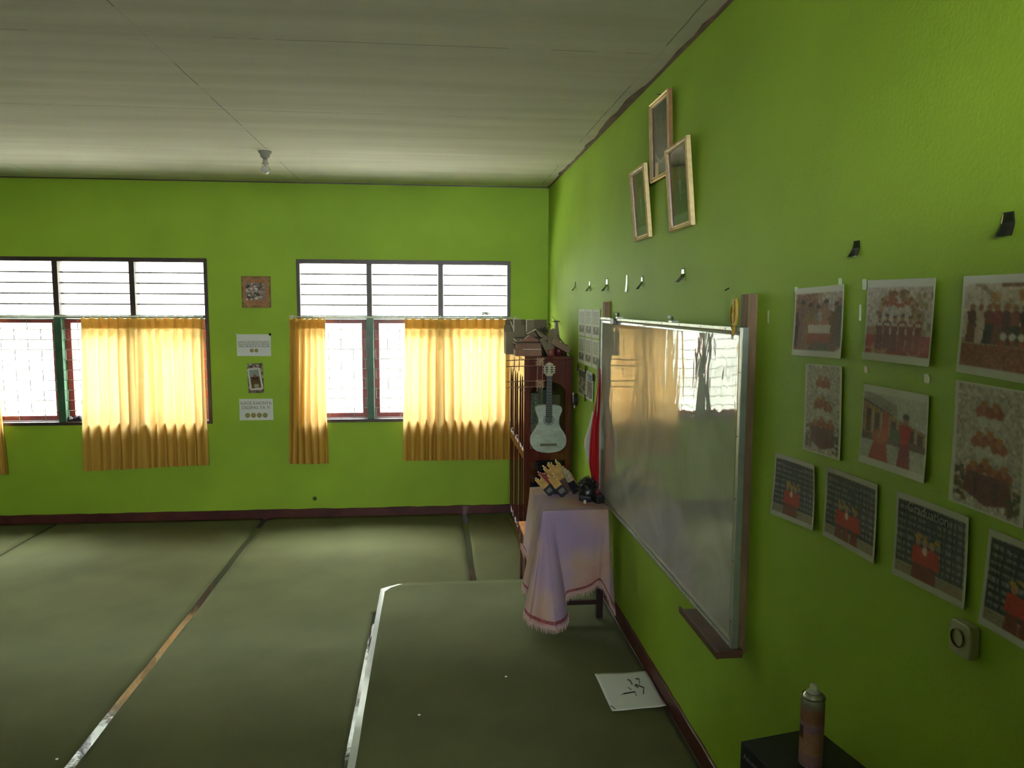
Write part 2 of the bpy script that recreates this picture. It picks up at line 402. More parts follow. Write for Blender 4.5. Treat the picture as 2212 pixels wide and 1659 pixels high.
carpet(-7.5, -3.835, YF+.02, D-.014, 0, 'olive green carpet strip farthest from the whiteboard wall, cut by the left edge')
carpet(-3.815, -1.785, YF+.02, D-.014, 0, 'wide olive green carpet strip under the left window', ridges=[(-2.3, 4.6, .4, .3, .004, .04)])
def cut_mid(y): return (-9, -.452 if y < 5.50 else (.285 if y > 5.57 else -.452+(y-5.50)/.07*.737))
carpet(-1.732, .283, YF+.02, D-.014, 0, 'olive green carpet strip ending beside the raised platform', cut=cut_mid,
       ridges=[(-.75, 3.42, .5, .12, .014, .03), (-.9, 3.9, .45, .1, .006, .04), (-.8, 4.75, .35, .35, .006, .05)])
carpet(.332, 1.17, 5.58, D-.014, 0, 'short olive green carpet strip between platform and back wall, by the red cabinet')
def cut_plat(y): return (-.368 if y < 5.44 else -.368+(y-5.44)*1.25, W-.0125)
carpet(-.368, W-.0125, YF+.02, 5.545, PZ-.006, 'olive green carpet covering the raised platform before the whiteboard', cut=cut_plat, wob=.003,
       ridges=[(.3, 4.9, .3, 1.2, .003, .05)])
# bright strips of bare nosing tape along the platform
tag(obj('curled_tape', (lambda bm: (sheetgrid(bm, lambda u, v: Vector((-.425-.012*math.cos(v*3.1+.3)*(1+.3*u), 4.93+u*.2, .012+.028*math.sin(v*3.1)+.006*math.sin(u*9))), 8, 6), bm)[1])(nb()),
        WHITEP, smooth=True, solid=.0008), 'short curled strip of pale tape beside the platform edge', 'tape')

# ================================================================== WINDOWS
GL = glass_mat()
LOUV = glass_mat('louvre_glass', (.96, .98, .98))
def window(name, x0, x1, openbay=None, rowsoff=0):
    t = empty(name, ((x0+x1)/2, D, WZ0), kind='structure')
    tz0, tz1 = 2.078, 2.112
    m1 = [(x0+.695, x0+.755), (x1-.755, x1-.695)]
    bm = nb(); y0, y1 = D-.014, D+.11
    box(bm, x0, x1, y0, y1, WZ1-.042, WZ1); box(bm, x0, x1, y0, y1, WZ0, WZ0+.033)
    box(bm, x0, x0+.034, y0, y1, WZ0+.033, WZ1-.042); box(bm, x1-.034, x1, y0, y1, WZ0+.033, WZ1-.042)
    obj('frame', bm, FRAMEB, t, bevel=.002)
    obj('transom', bx(x0+.034, x1-.034, y0+.004, y1, tz0, tz1), FRAMEG, t, bevel=.002)
    for a, c in m1:
        obj('mullion', bx(a+.004, c-.004, y0+.005, y1, tz1, WZ1-.042), FRAMEB, t, bevel=.002)
        obj('mullion', bx(a-.005, c+.005, y0+.003, y1, WZ0+.033, tz0), FRAMEG, t, bevel=.002)
    bays = [(x0+.034, m1[0][0]+.004), (m1[0][1]-.004, m1[1][0]+.004), (m1[1][1]-.004, x1-.034)]
    for a, c in bays:
        bm = nb()
        for k in range(5):
            zb = tz1+.002+k*.1045; M = Matrix.Translation((0, D+.045, zb)) @ Matrix.Rotation(-.16, 4, 'X')
            box(bm, a+.002, c-.002, -.002, .002, .004, .110, M=M, mi=0)
            if k: box(bm, a+.002, c-.002, -.005, .005, -.006, .006, M=M, mi=1)
        obj('louvre_blades', bm, [LOUV, FRAMEB], t)
    lb = [(x0+.034, m1[0][0]-.005), (m1[0][1]+.005, m1[1][0]-.005), (m1[1][1]+.005, x1-.034)]
    for bi, (a, c) in enumerate(lb):
        bm = nb(); z = WZ0+.045; yg = D+.012; rows = []
        while z < tz0: rows.append(z); z += .1017
        for k, z in enumerate(rows):
            tube(bm, [(a, yg, z), (c, yg, z)], .0040, 6)
            xx = a+.02+(.125 if k % 2 else 0)+rowsoff
            zt = min(z+.1017, tz0)
            while xx < c:
                if xx > a+.01: tube(bm, [(xx, yg, z), (xx, yg, zt)], .0040, 6)
                xx += .25
        obj('security_grille', bm, STEEL, t)
        # casement sash, hinged on its right stile
        w = c-a-.004; za, zc = WZ0+.036, tz0-.004; s = .052
        ang = -.20 if bi == openbay else 0
        M = Matrix.Translation((c-.002, D+.085, 0)) @ Matrix.Rotation(ang, 4, 'Z')
        bm = nb()
        for q in ((-w, 0, za, za+s), (-w, 0, zc-s+.008, zc), (-w, -w+s, za+s, zc-s+.008), (-s, 0, za+s, zc-s+.008)): box(bm, q[0], q[1], -.017, .017, q[2], q[3])
        cs = obj('casement', bm, SASHR, t, M=M)
        obj('pane', bx(-w+s, -s, -.002, .002, za+s, zc-s+.008), GL, cs, M=M)
    return t
window('window_2', *WINS[0]); window('window_1', *WINS[1], openbay=2)

# ================================================================== CURTAINS
CURT = cloth_mat('mustard_curtain_cloth', (.70, .42, .085), (.56, .40, .165), .35)
RODM = mat('cream_rod_paint', (.60, .58, .48), .35)
def rod(x0, x1, z0, z1, label):
    t = empty('curtain_rod', (x0, D-.06, z0), label, 'curtain rod', 'curtain rods above the casements')
    bm = nb(); tube(bm, [(x0, D-.055, z0), ((x0+x1)/2, D-.055, (z0+z1)/2-.002), (x1, D-.055, z1)], .0065, 10); obj('pole', bm, RODM, t, smooth=True)
    for x, z in ((x0+.02, z0), ((x0+x1)/2, (z0+z1)/2), (x1-.02, z1)):
        bm = nb(); box(bm, x-.008, x+.008, D-.062, D-.0001, z-.012, z-.005); box(bm, x-.010, x+.010, D-.006, D-.0001, z-.025, z+.015); obj('bracket', bm, RODM, t)
    return t
rod(-1.457, .866, 2.099, 2.090, 'thin cream curtain rod over the right window')
rod(-4.60, -2.30, 2.101, 2.097, 'thin cream curtain rod over the left window')
def curtain(xt0, xt1, xb0, xb1, zt, zb0, zb1, n_, label, seed, amp=.034, gathered=False, seam=None):
    r = random.Random(seed); yb = D-.055
    t = empty('curtain', ((xt0+xt1)/2, yb, min(zb0, zb1)), label, 'curtain', 'mustard yellow curtains at the windows')
    drift = [r.uniform(-.32, .32) for _ in range(n_+2)]; amps = [r.uniform(.65, 1.25) for _ in range(n_+2)]
    lean = [r.uniform(-.25, .25) for _ in range(n_+2)]
    def lerp(A, s): i = int(s); i = min(max(i, 0), n_); return A[i]*(1-(s-i))+A[i+1]*(s-i)
    def f(u, v, dy=0):
        s = u*n_; w = s+lerp(drift, min(s, n_))*min(1, .15+v)*.9
        ph = 2*PI*w; c = math.cos(ph)
        if gathered: sh = c
        else:
            k = max(0, 1-v*4.5); sh = c*(1-k)+k*(2*max(0, abs(math.cos(ph/2)))**10-1)
        am = amp*(.55+.55*v)*lerp(amps, min(s, n_))
        yy = yb-dy-am*sh
        xx0 = xt0+(xb0-xt0)*v; xx1 = xt1+(xb1-xt1)*v
        xx = xx0+(xx1-xx0)*u + (.006 if not gathered else .010)*math.sin(ph)*min(1, v*3+.2) + .004*math.sin(u*40+v*6)*v
        if gathered: xx += .014*math.sin(v*4+u*5)*v*(1-abs(2*u-1))
        zb = zb0+(zb1-zb0)*u+.006*math.sin(ph+1)
        z = zt+.004*math.cos(ph)*(1-v)+(zb-zt)*v
        return Vector((xx, min(yy, D-.018), z))
    bm = nb(); sheetgrid(bm, f, n_*12, 56)
    obj('panel', bm, CURT, t, smooth=True)
    zh = .068
    bm = nb(); sheetgrid(bm, lambda u, v: f(u, v*zh, -.0025), n_*12, 4); obj('heading_tape', bm, CURT, t, smooth=True)
    bm = nb(); sheetgrid(bm, lambda u, v: f(u, 1-.04+v*.04, -.0022), n_*12, 3); obj('hem', bm, CURT, t, smooth=True)
    for k in range(n_+1):
        bm = nb(); p = f(min(1, max(0, k/n_)), 0); tube(bm, [(p.x, D-.055, 2.112), (p.x, D-.067, 2.103), (p.x, D-.064, 2.086), (p.x, D-.057, zt-.01)], .0018, 5)
        obj('hook', bm, WHITEP, t)
curtain(-.300, .783, -.326, .797, 2.078, .600, .596, 12, 'mustard pleated curtain drawn over the right window, beside the red cabinet', 3)
curtain(-3.455, -2.300, -3.503, -2.300, 2.080, .545, .590, 13, 'mustard pleated curtain drawn over the right half of the left window', 8)
curtain(-1.452, -1.098, -1.492, -1.092, 2.080, .588, .583, 6, 'mustard curtain bunched at the left side of the right window', 5, amp=.036, gathered=True)
curtain(-4.56, -4.275, -4.64, -4.215, 2.080, .53, .528, 5, 'mustard curtain cut off by the left picture edge', 12, amp=.036, gathered=True)

# dry twigs on the transom
bm = nb()
for k in range(46):
    a = R.uniform(0, 6.28); cx = .54+R.uniform(-.04, .04); l = R.uniform(.02, .05); z = 2.118+R.uniform(0, .028)
    tube(bm, [(cx-l*math.cos(a), D-.0+.01*math.sin(a), z), (cx, D-.004, z+R.uniform(.002, .014)), (cx+l*math.cos(a), D+.01*math.sin(a), z+R.uniform(-.004, .004))], .0018, 4)
tag(obj('twig_heap', bm, mat('dark_twigs', (.02, .018, .016), .8)), 'small heap of dark twigs on the sill under the right louvres', 'twigs', kind='stuff')
# black cloth on the sill of the left window
bm = nb()
def fr(u, v):
    x = -3.69+.17*u; h = .07*math.sin(PI*u)**.4*(.75+.25*math.sin(u*9+1))
    return Vector((x, D+.035+.03*math.cos(PI*v), WZ0+.036+h*math.sin(PI*v)*(1+.15*math.sin(u*20+v*7))))
sheetgrid(bm, fr, 22, 10)
tag(obj('crumpled_cloth', bm, mat('black_cloth', (.014, .014, .018), .8), smooth=True), 'crumpled black cloth on the sill inside the left window', 'cloth')

# ================================================================== BACK WALL HANGINGS
# collage frame with rattan corners
q = [(-1.924, 2.504), (-1.645, 2.502), (-1.643, 2.188), (-1.922, 2.191)]
fa = empty('picture_frame', (-1.78, D, 2.19), 'square brown rattan frame holding two group photos, between the windows', 'picture frame')
bm = nb(); box(bm, -1.924, -1.643, D-.016, D-.001, 2.19, 2.503); obj('backing_board', bm, mat('orange_brown_board', (.30, .13, .055), .7, var=.2, scale=30), fa, bevel=.003)
bm = nb()
for sx in (0, 1):
    for sz in (0, 1):
        for k, d in enumerate((.03, .062, .076, .09)):
            cx = -1.922 if sx == 0 else -1.645; cz = 2.192 if sz == 0 else 2.501; ex = 1 if sx == 0 else -1; ez = 1 if sz == 0 else -1
            tube(bm, [(cx+ex*d, D-.02, cz+ez*.002), (cx+ex*.002, D-.02, cz+ez*d*1.1)], .0036, 6)
for x in (-1.900, -1.668): tube(bm, [(x, D-.019, 2.285), (x, D-.019, 2.41)], .004, 6)
for z in (2.222, 2.468): tube(bm, [(-1.85, D-.019, z), (-1.72, D-.019, z)], .003, 6)
obj('rattan_strips', bm, mat('tan_rattan', (.40, .26, .10), .6), fa)
bm = nb(); 
for a, c, z0, z1 in ((-1.925, -1.915, 2.19, 2.503), (-1.652, -1.642, 2.19, 2.503), (-1.915, -1.652, 2.19, 2.198), (-1.915, -1.652, 2.495, 2.503)): box(bm, a, c, D-.022, D-.0162, z0, z1)
obj('rim', bm, BROWNM, fa)
p = Pic(60, 52, (120, 105, 95))
for y0 in (0, .52):
    p.rect(0, y0, 1, y0+.48, (120, 112, 102))
    for k in range(46):
        cx, cy = NR.uniform(.05, .95), y0+NR.uniform(.05, .42); p.ell(cx, cy, NR.uniform(.03, .08), NR.uniform(.03, .08), [(60, 50, 48), (95, 90, 84), (160, 140, 128), (45, 40, 40), (190, 180, 170), (130, 95, 95)][k % 6])
    p.ell(.55, y0+.36, .09, .08, (190, 185, 178)); p.poly([(0, y0+.3), (.2, y0+.48), (0, y0+.48)], (205, 160, 140))
p.rect(0, .48, 1, .52, (170, 160, 145)); p.noise(9)
picture('photo', p, on_back([(-1.884, 2.438), (-1.694, 2.436), (-1.695, 2.262), (-1.886, 2.262)], .019, 0), fa)
def smile(bm, cx, cz, r, y, mi):
    prism(bm, [(cx+r*math.cos(a*PI/12), cz+r*math.sin(a*PI/12)) for a in range(24)], y-.0006, y, 'y', mi)
def sign(q, label, lines, sizes, zrow, faces, fz, fr_, tape=None):
    t = empty('paper_sign', (sum(a[0] for a in q)/4, D, q[2][1]), label, 'sign')
    bm = nb(); sheetgrid(bm, lambda u, v: on_back(q, .004, .002)(u, v), 12, 8); obj('sheet', bm, PAPER, t, solid=.0006)
    ink = mat('grey_green_ink', (.20, .21, .15), .7); x0, x1 = q[0][0], q[1][0]; cx = (x0+x1)/2
    for s, sz, z, wf in zip(lines, sizes, zrow, (1, 1, 1)):
        tb = text_bm(s, sz, .0003, bold=.0004)
        xs = [v.co.x for v in tb.verts]; wd_ = max(xs)-min(xs); fac = min(1.0, (x1-x0)*.92/wd_)
        obj('lettering', tb, ink, t, M=Matrix.Translation((cx, D-.0062, z)) @ Matrix.Rotation(PI/2, 4, 'X') @ Matrix.Scale(fac, 4, (1, 0, 0)))
    for k in range(faces):
        fx = cx+(k-(faces-1)/2)*fr_*2.25
        bm = nb(); smile(bm, fx, fz, fr_, D-.0056, 0); e = obj('smiley', bm, mat('olive_yellow_ink', (.30, .27, .08), .7), t)
        bm = nb()
        for s_ in (-1, 1): box(bm, fx+s_*fr_*.35-fr_*.12, fx+s_*fr_*.35+fr_*.12, D-.0070, D-.0064, fz+fr_*.15, fz+fr_*.45)
        tube(bm, [(fx+fr_*.55*math.cos(a), D-.0066, fz+fr_*.55*math.sin(a)) for a in [PI*(1.15+.7*i/8) for i in range(9)]], fr_*.09, 4)
        for a in range(24):
            pass
        obj('face_marks', bm, mat('dark_olive_ink', (.09, .08, .03), .7), e)
    return t
s1 = sign([(-1.993, 1.920), (-1.655, 1.920), (-1.656, 1.698), (-1.992, 1.699)], 'white paper sign with three small text lines and two smileys',
     ['JANGAN LUPA SEPATUNYA DILEPAS', 'DAN KAOS KAKINYA TERKENA', 'SEBELUM MASUK KE DALAM'], [.024, .024, .024], [1.841, 1.819, 1.797], 2, 1.755, .020)
bm = nb(); prism(bm, [(-1.662, 1.934), (-1.647, 1.919), (-1.661, 1.902), (-1.676, 1.919)], D-.0090, D-.0075, 'y')
tag(obj('tape', bm, TAPEB), 'black tape diamond on the upper right corner of the three-line sign', 'tape')
bm = nb(); prism(bm, [(-1.999, 1.925), (-1.985, 1.930), (-1.982, 1.912), (-1.998, 1.908)], D-.0085, D-.0075, 'y')
tag(obj('tape', bm, mat('clear_tape', (.45, .58, .35), .25)), 'clear tape piece on the upper left corner of the three-line sign', 'tape')
sign([(-1.987, 1.260), (-1.653, 1.261), (-1.651, 1.040), (-1.988, 1.039)], 'white paper sign reading KAOS KAKINYA DILEPAS YA with four smileys',
     ['KAOS KAKINYA', 'DILEPAS YA !!!'], [.047, .045], [1.214, 1.168], 4, 1.090, .026)
# small camouflage photo frame
cf = empty('picture_frame', (-1.816, D, 1.32), 'small camouflage-patterned frame with a leaning portrait photo', 'picture frame')
p = Pic(40, 76, (110, 95, 80))
for k in range(150): p.ell(NR.rand(), NR.rand(), NR.uniform(.03, .11), NR.uniform(.008, .03), [(70, 55, 50), (170, 165, 150), (95, 85, 60), (140, 130, 115)][k % 4])
qq = [(-1.897, 1.620), (-1.741, 1.626), (-1.735, 1.323), (-1.890, 1.320)]
picture('backing_board', p.noise(10), on_back(qq, .010, 0), cf, solid=.006)
q2 = [(-1.885, 1.565), (-1.775, 1.575), (-1.748, 1.368), (-1.862, 1.358)]
bm = nb()
P4 = [Vector((x, 0, z)) for x, z in q2]
for i in range(4):
    a, c = P4[i], P4[(i+1) % 4]; tube(bm, [(a.x, D-.018, a.z), (c.x, D-.018, c.z)], .011, 6, flat=.6)
obj('rim', bm, mat('white_frame_paint', (.58, .58, .50), .5), cf)
p = Pic(24, 44, (130, 140, 130)); p.rect(0, .38, 1, 1, (105, 80, 35)); p.ell(.5, .48, .3, .1, (60, 45, 30)); p.ell(.5, .35, .14, .09, (120, 90, 60)); p.rect(.1, .55, .9, .8, (85, 62, 28)); p.rect(.35, .75, .7, 1, (150, 140, 120)); p.noise(10)
picture('photo', p, on_back(q2, .0165, 0), cf)
bm = nb(); lathe(bm, [(0, 0), (.022, .001), (.014, .004), (0, .005)], n=14); tag(obj('wall_stain', bm, mat('dark_green_stain', (.05, .09, .02), .7), M=Matrix.Translation((-1.253, D, .204)) @ Matrix.Rotation(PI/2, 4, 'X')), 'round dark plug low on the back wall above the baseboard', 'stain')  # raised disc stands in for a spot stain on the wall

# ================================================================== CEILING BULB
t = empty('light_bulb', (-1.34, 6.45, H), 'bare white light bulb in a ceiling socket', 'light bulb')
bm = nb(); lathe(bm, [(0, H), (.052, H), (.050, H-.010), (.038, H-.028), (.034, H-.048), (.024, H-.056), (0, H-.056)], (-1.34, 6.45, 0), 28); obj('rosette', bm, mat('grey_porcelain', (.30, .30, .26), .3), t, smooth=True)
bm = nb(); lathe(bm, [(0, H-.056), (.017, H-.056), (.018, H-.075), (.030, H-.100), (.028, H-.104), (0, H-.104)], (-1.34, 6.45, 0), 28); obj('socket', bm, mat('grey_porcelain', (.30, .30, .26), .3), t, smooth=True)
bm = nb(); lathe(bm, [(0, H-.104)]+[(.036*math.sin(a*PI/16), H-.141+.036*math.cos(a*PI/16)) for a in range(4, 16)]+[(0, H-.177)], (-1.34, 6.45, 0), 28)
obj('glass_bulb', bm, mat('opal_glass', (.52, .50, .47), .12, coat=.4), t, smooth=True)

# ================================================================== WHITEBOARD
wbm = mat('whiteboard_enamel', (.42, .43, .385), .035, spec=.75, coat=.0)
n = wbm.node_tree.nodes; L = wbm.node_tree.links; b = n['Principled BSDF']
ge = n.new('ShaderNodeNewGeometry'); mp = n.new('ShaderNodeMapping'); mp.inputs['Scale'].default_value = (1, 3.4, 1.6); L.new(ge.outputs['Position'], mp.inputs[0])
ns = n.new('ShaderNodeTexNoise'); ns.inputs['Scale'].default_value = 2.2; ns.inputs['Detail'].default_value = 2.5; ns.inputs['Distortion'].default_value = .6; L.new(mp.outputs[0], ns.inputs['Vector'])
bp = n.new('ShaderNodeBump'); bp.inputs['Strength'].default_value = .16; bp.inputs['Distance'].default_value = .010
L.new(ns.outputs['Fac'], bp.inputs['Height']); L.new(bp.outputs[0], b.inputs['Normal'])
n2 = n.new('ShaderNodeTexNoise'); n2.inputs['Scale'].default_value = 2; n2.inputs['Detail'].default_value = 6; n2.inputs['Distortion'].default_value = 1.5; L.new(ge.outputs['Position'], n2.inputs['Vector'])
cr = n.new('ShaderNodeValToRGB'); cr.color_ramp.elements[0].color = (.36, .37, .32, 1); cr.color_ramp.elements[1].color = (.47, .47, .43, 1)
cr.color_ramp.elements[0].position = .35; cr.color_ramp.elements[1].position = .65
L.new(n2.outputs['Fac'], cr.inputs[0]); L.new(cr.outputs[0], b.inputs['Base Color'])
BY0, BY1, BZ0, BZ1 = 2.73, 5.15, .915, 2.137
t = empty('whiteboard', (1.14, 3.94, BZ0), 'large glossy whiteboard reflecting the curtains, on the right wall', 'whiteboard')
def wf(u, v):
    y = BY1+(BY0-BY1)*u; z = BZ1+(BZ0-BZ1)*v
    return Vector((1.138+.0005*math.sin(y*6.5+z*2)+.0005*math.sin(z*5-y*3), y, z))
bm = nb(); sheetgrid(bm, wf, 60, 40); obj('writing_surface', bm, wbm, t, smooth=True, solid=.002)
obj('backing', bx(1.142, 1.150, BY0, BY1, BZ0, BZ1), mat('grey_backing', (.18, .17, .15), .8), t)
bm = nb(); f_ = .035
box(bm, 1.126, 1.152, BY0-.018, BY0+.006, BZ0-.01, BZ1+.008); box(bm, 1.134, 1.152, BY1-.002, BY1+.008, BZ0-.01, BZ1+.008)
box(bm, 1.127, 1.151, BY0+.012, BY1-.008, BZ1-.008, BZ1+.008); box(bm, 1.127, 1.151, BY0+.012, BY1-.008, BZ0-.010, BZ0+.006)
obj('frame', bm, ALU, t, bevel=.002)
for k in range(9):
    bm = nb(); y = BY0+.15+k*.28; box(bm, 1.1255, 1.1268, y, y+.005, BZ1-.003, BZ1+.002); obj('rivet', bm, BLACK, t)
for k in range(5):
    bm = nb(); z = BZ0+.1+k*.24; box(bm, 1.1245, 1.1258, BY0-.006, BY0-.001, z, z+.005); obj('rivet', bm, BLACK, t)
# support posts
def post(y0, y1, z0, z1, label):
    return tag(obj('wooden_post', bx(1.153, W, y0, y1, z0, z1), TIMBER, bevel=.002), label, 'post', 'timber posts behind the whiteboard')
post(2.732, 2.80, .885, 2.267, 'brown timber post behind the near edge of the whiteboard, scissors beside it')
post(5.128, 5.19, .905, 2.249, 'brown timber post behind the far edge of the whiteboard, above the flag')
t = empty('marker_tray', (1.10, 2.9, .92), 'brown wooden marker tray under the near end of the whiteboard', 'tray')
bm = nb(); box(bm, 1.058, 1.152, 2.665, 3.115, .900, .912); obj('tray_base', bm, mat('dark_red_wood', (.07, .028, .018), .5, var=.3, scale=8), t, bevel=.002)
bm = nb(); box(bm, 1.050, 1.060, 2.665, 3.115, .898, .926); obj('front_lip', bm, mat('dark_red_wood', (.07, .028, .018)), t, bevel=.002)
bm = nb(); box(bm, 1.060, 1.152, 2.665, 2.678, .912, .930); obj('end_lip', bm, mat('dark_red_wood', (.07, .028, .018)), t, bevel=.002)
# scissors with yellow handles hooked on the frame
t = empty('scissors', (1.115, 2.78, 2.12), 'scissors with yellow handles hung on the near top corner of the whiteboard', 'scissors')
YEL = mat('mustard_plastic', (.50, .32, .03), .25)
for k, (cy, cz, ry, rz, ti) in enumerate(((2.805, 2.188, .017, .040, .10), (2.758, 2.200, .019, .050, -.12))):
    bm = nb(); tube(bm, [(1.124-.010*k+ti*.0, cy+ry*math.cos(a), cz+rz*math.sin(a)) for a in [2*PI*i/20 for i in range(21)]], .0052, 8); obj('handle', bm, YEL, t, smooth=True)
    bm = nb(); tube(bm, [(1.122-.008*k, cy+(.004 if k else -.004), cz-rz), (1.120, 2.783, 2.13), (1.118, 2.783, 2.112)], .006, 8); obj('shank', bm, YEL, t, smooth=True)
    bm = nb(); box(bm, 1.1165-.003*k, 1.119-.003*k, 2.776+.008*k, 2.786+.004*k, 2.098, 2.115); obj('blade', bm, ALU, t)
# clips on the board's upper edge
t = tag(obj('binder_clip', bx(1.112, 1.127, 4.700, 4.790, 2.104, 2.145), BLACK, bevel=.003), 'black binder clip on the upper edge of the whiteboard', 'clip')
def hanger(y, label, up_):
    t = empty('metal_hanger', (1.15, y, 2.14), label, 'metal hanger', 'metal hangers on the upper edge of the whiteboard')
    bm = nb(); tube(bm, [(1.135, y+up_*.4*math.cos(a), 2.158+up_*math.sin(a)) for a in [2*PI*i/14 for i in range(15)]], .005, 7); obj('loop', bm, mat('dark_steel', (.10, .11, .09), .35, metal=.6), t, smooth=True)
    bm = nb(); box(bm, 1.125, 1.160, y-.025, y+.025, 2.1455, 2.152); obj('plate', bm, ALU, t)
    bm = nb(); lathe(bm, [(0, -.008), (.006, -.006), (.008, 0), (.006, .006), (0, .008)], (1.128, y+.03, 2.170), 12); obj('screw_head', bm, WHITEP, t, smooth=True)
hanger(4.665, 'small metal loop hanger on the whiteboard edge beside the binder clip', .018)
hanger(3.58, 'small metal loop hanger at the middle of the whiteboard edge', .010)

# ================================================================== FRAMED PORTRAITS
def portrait(yc, z0, w, h, tilt, roll, pic, label, gold=GOLD, caption=None, side=False):
    t = empty('framed_portrait', (W, yc, z0), label, 'framed portrait')
    M = Matrix.Translation((W-.003, yc, z0)) @ Matrix.Rotation(-tilt, 4, 'Y') @ Matrix(((0, 0, -1, 0), (-1, 0, 0, 0), (0, 1, 0, 0), (0, 0, 0, 1))) @ Matrix.Rotation(roll, 4, 'Z')
    # local: x right, y up, z out of the wall
    bm = nb(); prof = [(0, 0), (0, .020), (.006, .026), (.011, .020), (.016, .018), (.021, .024), (.026, .017), (.028, .006)]
    def ringpts(i, zz): return [(-w/2+i, i, zz), (w/2-i, i, zz), (w/2-i, h-i, zz), (-w/2+i, h-i, zz)]
    rings = [[bm.verts.new(p_) for p_ in ringpts(i, zz)] for i, zz in prof]
    for k in range(len(rings)-1):
        for j in range(4):
            f = bm.faces.new((rings[k][j], rings[k][(j+1) % 4], rings[k+1][(j+1) % 4], rings[k+1][j])); f.material_index = 1 if k in ((0, 3, 6) if side else (3, 6)) else 0
    # beading
    obj('moulding', bm, [gold, BROWNM], t, M=M)
    bm = nb(); box(bm, -w/2+.004, w/2-.004, .004, h-.004, 0, .004); obj('backing', bm, CARDB, t, M=M)
    picture('print', pic, lambda u, v: M @ Vector((-w/2+.024+(w-.048)*u, h-.024-(h-.048)*v, .008)), t)
    bm = nb(); box(bm, -w/2+.026, w/2-.026, .026, h-.026, .011, .012); obj('glass', bm, glass_mat(), t, M=M)
    if caption:
        tb = text_bm(caption, .018, .0002); obj('caption', tb, mat('dark_ink', (.03, .03, .03), .7), t, M=M @ Matrix.Translation((0, .060, .0095)))
    return t
p = Pic(60, 76, (70, 52, 44)); p.rect(.0, 0, 1, .35, (48, 58, 48)); p.noise(6, 2)
for s_ in (-1, 1):
    for k in range(7):
        a = -.1+.2*k; p.line(.5+s_*.07, .38, .5+s_*(.36-.03*k), .26+.07*k, .022, (96, 84, 66))
p.ell(.5, .42, .11, .16, (100, 86, 62)); p.ell(.5, .24, .055, .06, (106, 92, 70)); p.poly([(.43, .37), (.57, .37), (.57, .48), (.5, .53), (.43, .48)], (120, 104, 80))
p.poly([(.44, .56), (.56, .56), (.60, .70), (.40, .70)], (92, 78, 58)); p.line(.42, .62, .40, .7, .014, (130, 122, 105)); p.line(.58, .62, .60, .7, .014, (130, 122, 105))
for i in range(16):
    u = i/15; x = .14+.72*u; y = .68+.13*math.sin(PI*u); x2 = .14+.72*(i+1)/15; y2 = .68+.13*math.sin(PI*min(1, (i+1)/15)); p.line(x, y, x2, y2, .026, (158, 152, 138))
p.noise(5)
portrait(3.952, 2.877, .335, .412, .040, .0, p, 'framed bird emblem over a white ribbon, highest of the three portraits', side=True)
def man(redside, skin, sash, plate=True, dark=(38, 62, 44)):
    p = Pic(60, 78, dark); p.rect(0, 0, .5, .55, (96, 50, 42)); p.rect(0, 0, .3, .85, (110, 52, 44)); p.poly([(.0, .0), (.22, 0), (.12, .5), (0, .6)], (150, 130, 120), .6)
    p.rect(.55, 0, 1, .45, (100, 72, 60)) ; p.noise(5, 2)
    p.poly([(.5, .38), (.74, .45), (.86, .62), (.88, .9), (.12, .9), (.14, .62), (.30, .45)], (24, 46, 32))
    p.poly([(.42, .42), (.58, .42), (.53, .66), (.5, .70), (.47, .66)], (150, 156, 146)); p.poly([(.485, .46), (.515, .46), (.52, .66), (.48, .66)], (90, 44, 38))
    p.rect(.45, .34, .55, .44, skin); p.ell(.5, .29, .088, .105, skin); p.ell(.41, .29, .016, .03, skin); p.ell(.59, .29, .016, .03, skin)
    p.poly([(.405, .25), (.42, .16), (.58, .15), (.595, .25)], (20, 22, 20)); p.ell(.465, .285, .016, .008, (40, 30, 26)); p.ell(.535, .285, .016, .008, (40, 30, 26)); p.line(.475, .345, .525, .345, .006, (90, 50, 40)); p.line(.5, .29, .5, .32, .006, (110, 80, 62))
    p.rect(.66, .56, .74, .60, (140, 130, 90))
    if plate: p.rect(.06, .86, .94, 1, (112, 136, 112))
    return p.noise(4)
portrait(3.594, 2.589, .318, .40, .085, .012, man(1, (138, 108, 84), 0), 'framed portrait of a man in dark suit, lowest right of the three')
portrait(4.278, 2.597, .302, .395, .095, .012, man(0, (130, 100, 78), 0, dark=(60, 76, 50)), 'framed portrait of a suited man, leftmost of the three')
# nail above the emblem
bm = nb(); tube(bm, [(W, 4.01, 3.315), (W-.03, 4.01, 3.318)], .003, 6); tag(obj('nail', bm, BLACK), 'black nail in the right wall above the framed emblem', 'nail')

# ================================================================== PHOTO PRINTS ON THE RIGHT WALL
def person(p, x, y, h, c, skin=(150, 110, 90), cap=None, skirt=None):
    p.poly([(x-.13*h, y), (x-.10*h, y-.55*h), (x-.14*h, y-.78*h), (x, y-.84*h), (x+.14*h, y-.78*h), (x+.10*h, y-.55*h), (x+.13*h, y)], c)
    if skirt: p.poly([(x-.15*h, y), (x-.10*h, y-.48*h), (x+.10*h, y-.48*h), (x+.15*h, y)], skirt)
    p.ell(x, y-.90*h, .062*h, .085*h, skin)
    if cap: p.poly([(x-.08*h, y-.94*h), (x-.05*h, y-1.02*h), (x+.05*h, y-1.02*h), (x+.08*h, y-.94*h)], cap)
def bord(p, m, mv=None, c=(196, 198, 186)):
    mv = m if mv is None else mv
    p.rect(0, 0, m, 1, c); p.rect(1-m, 0, 1, 1, c); p.rect(0, 0, 1, mv, c); p.rect(0, 1-mv, 1, 1, c); return p
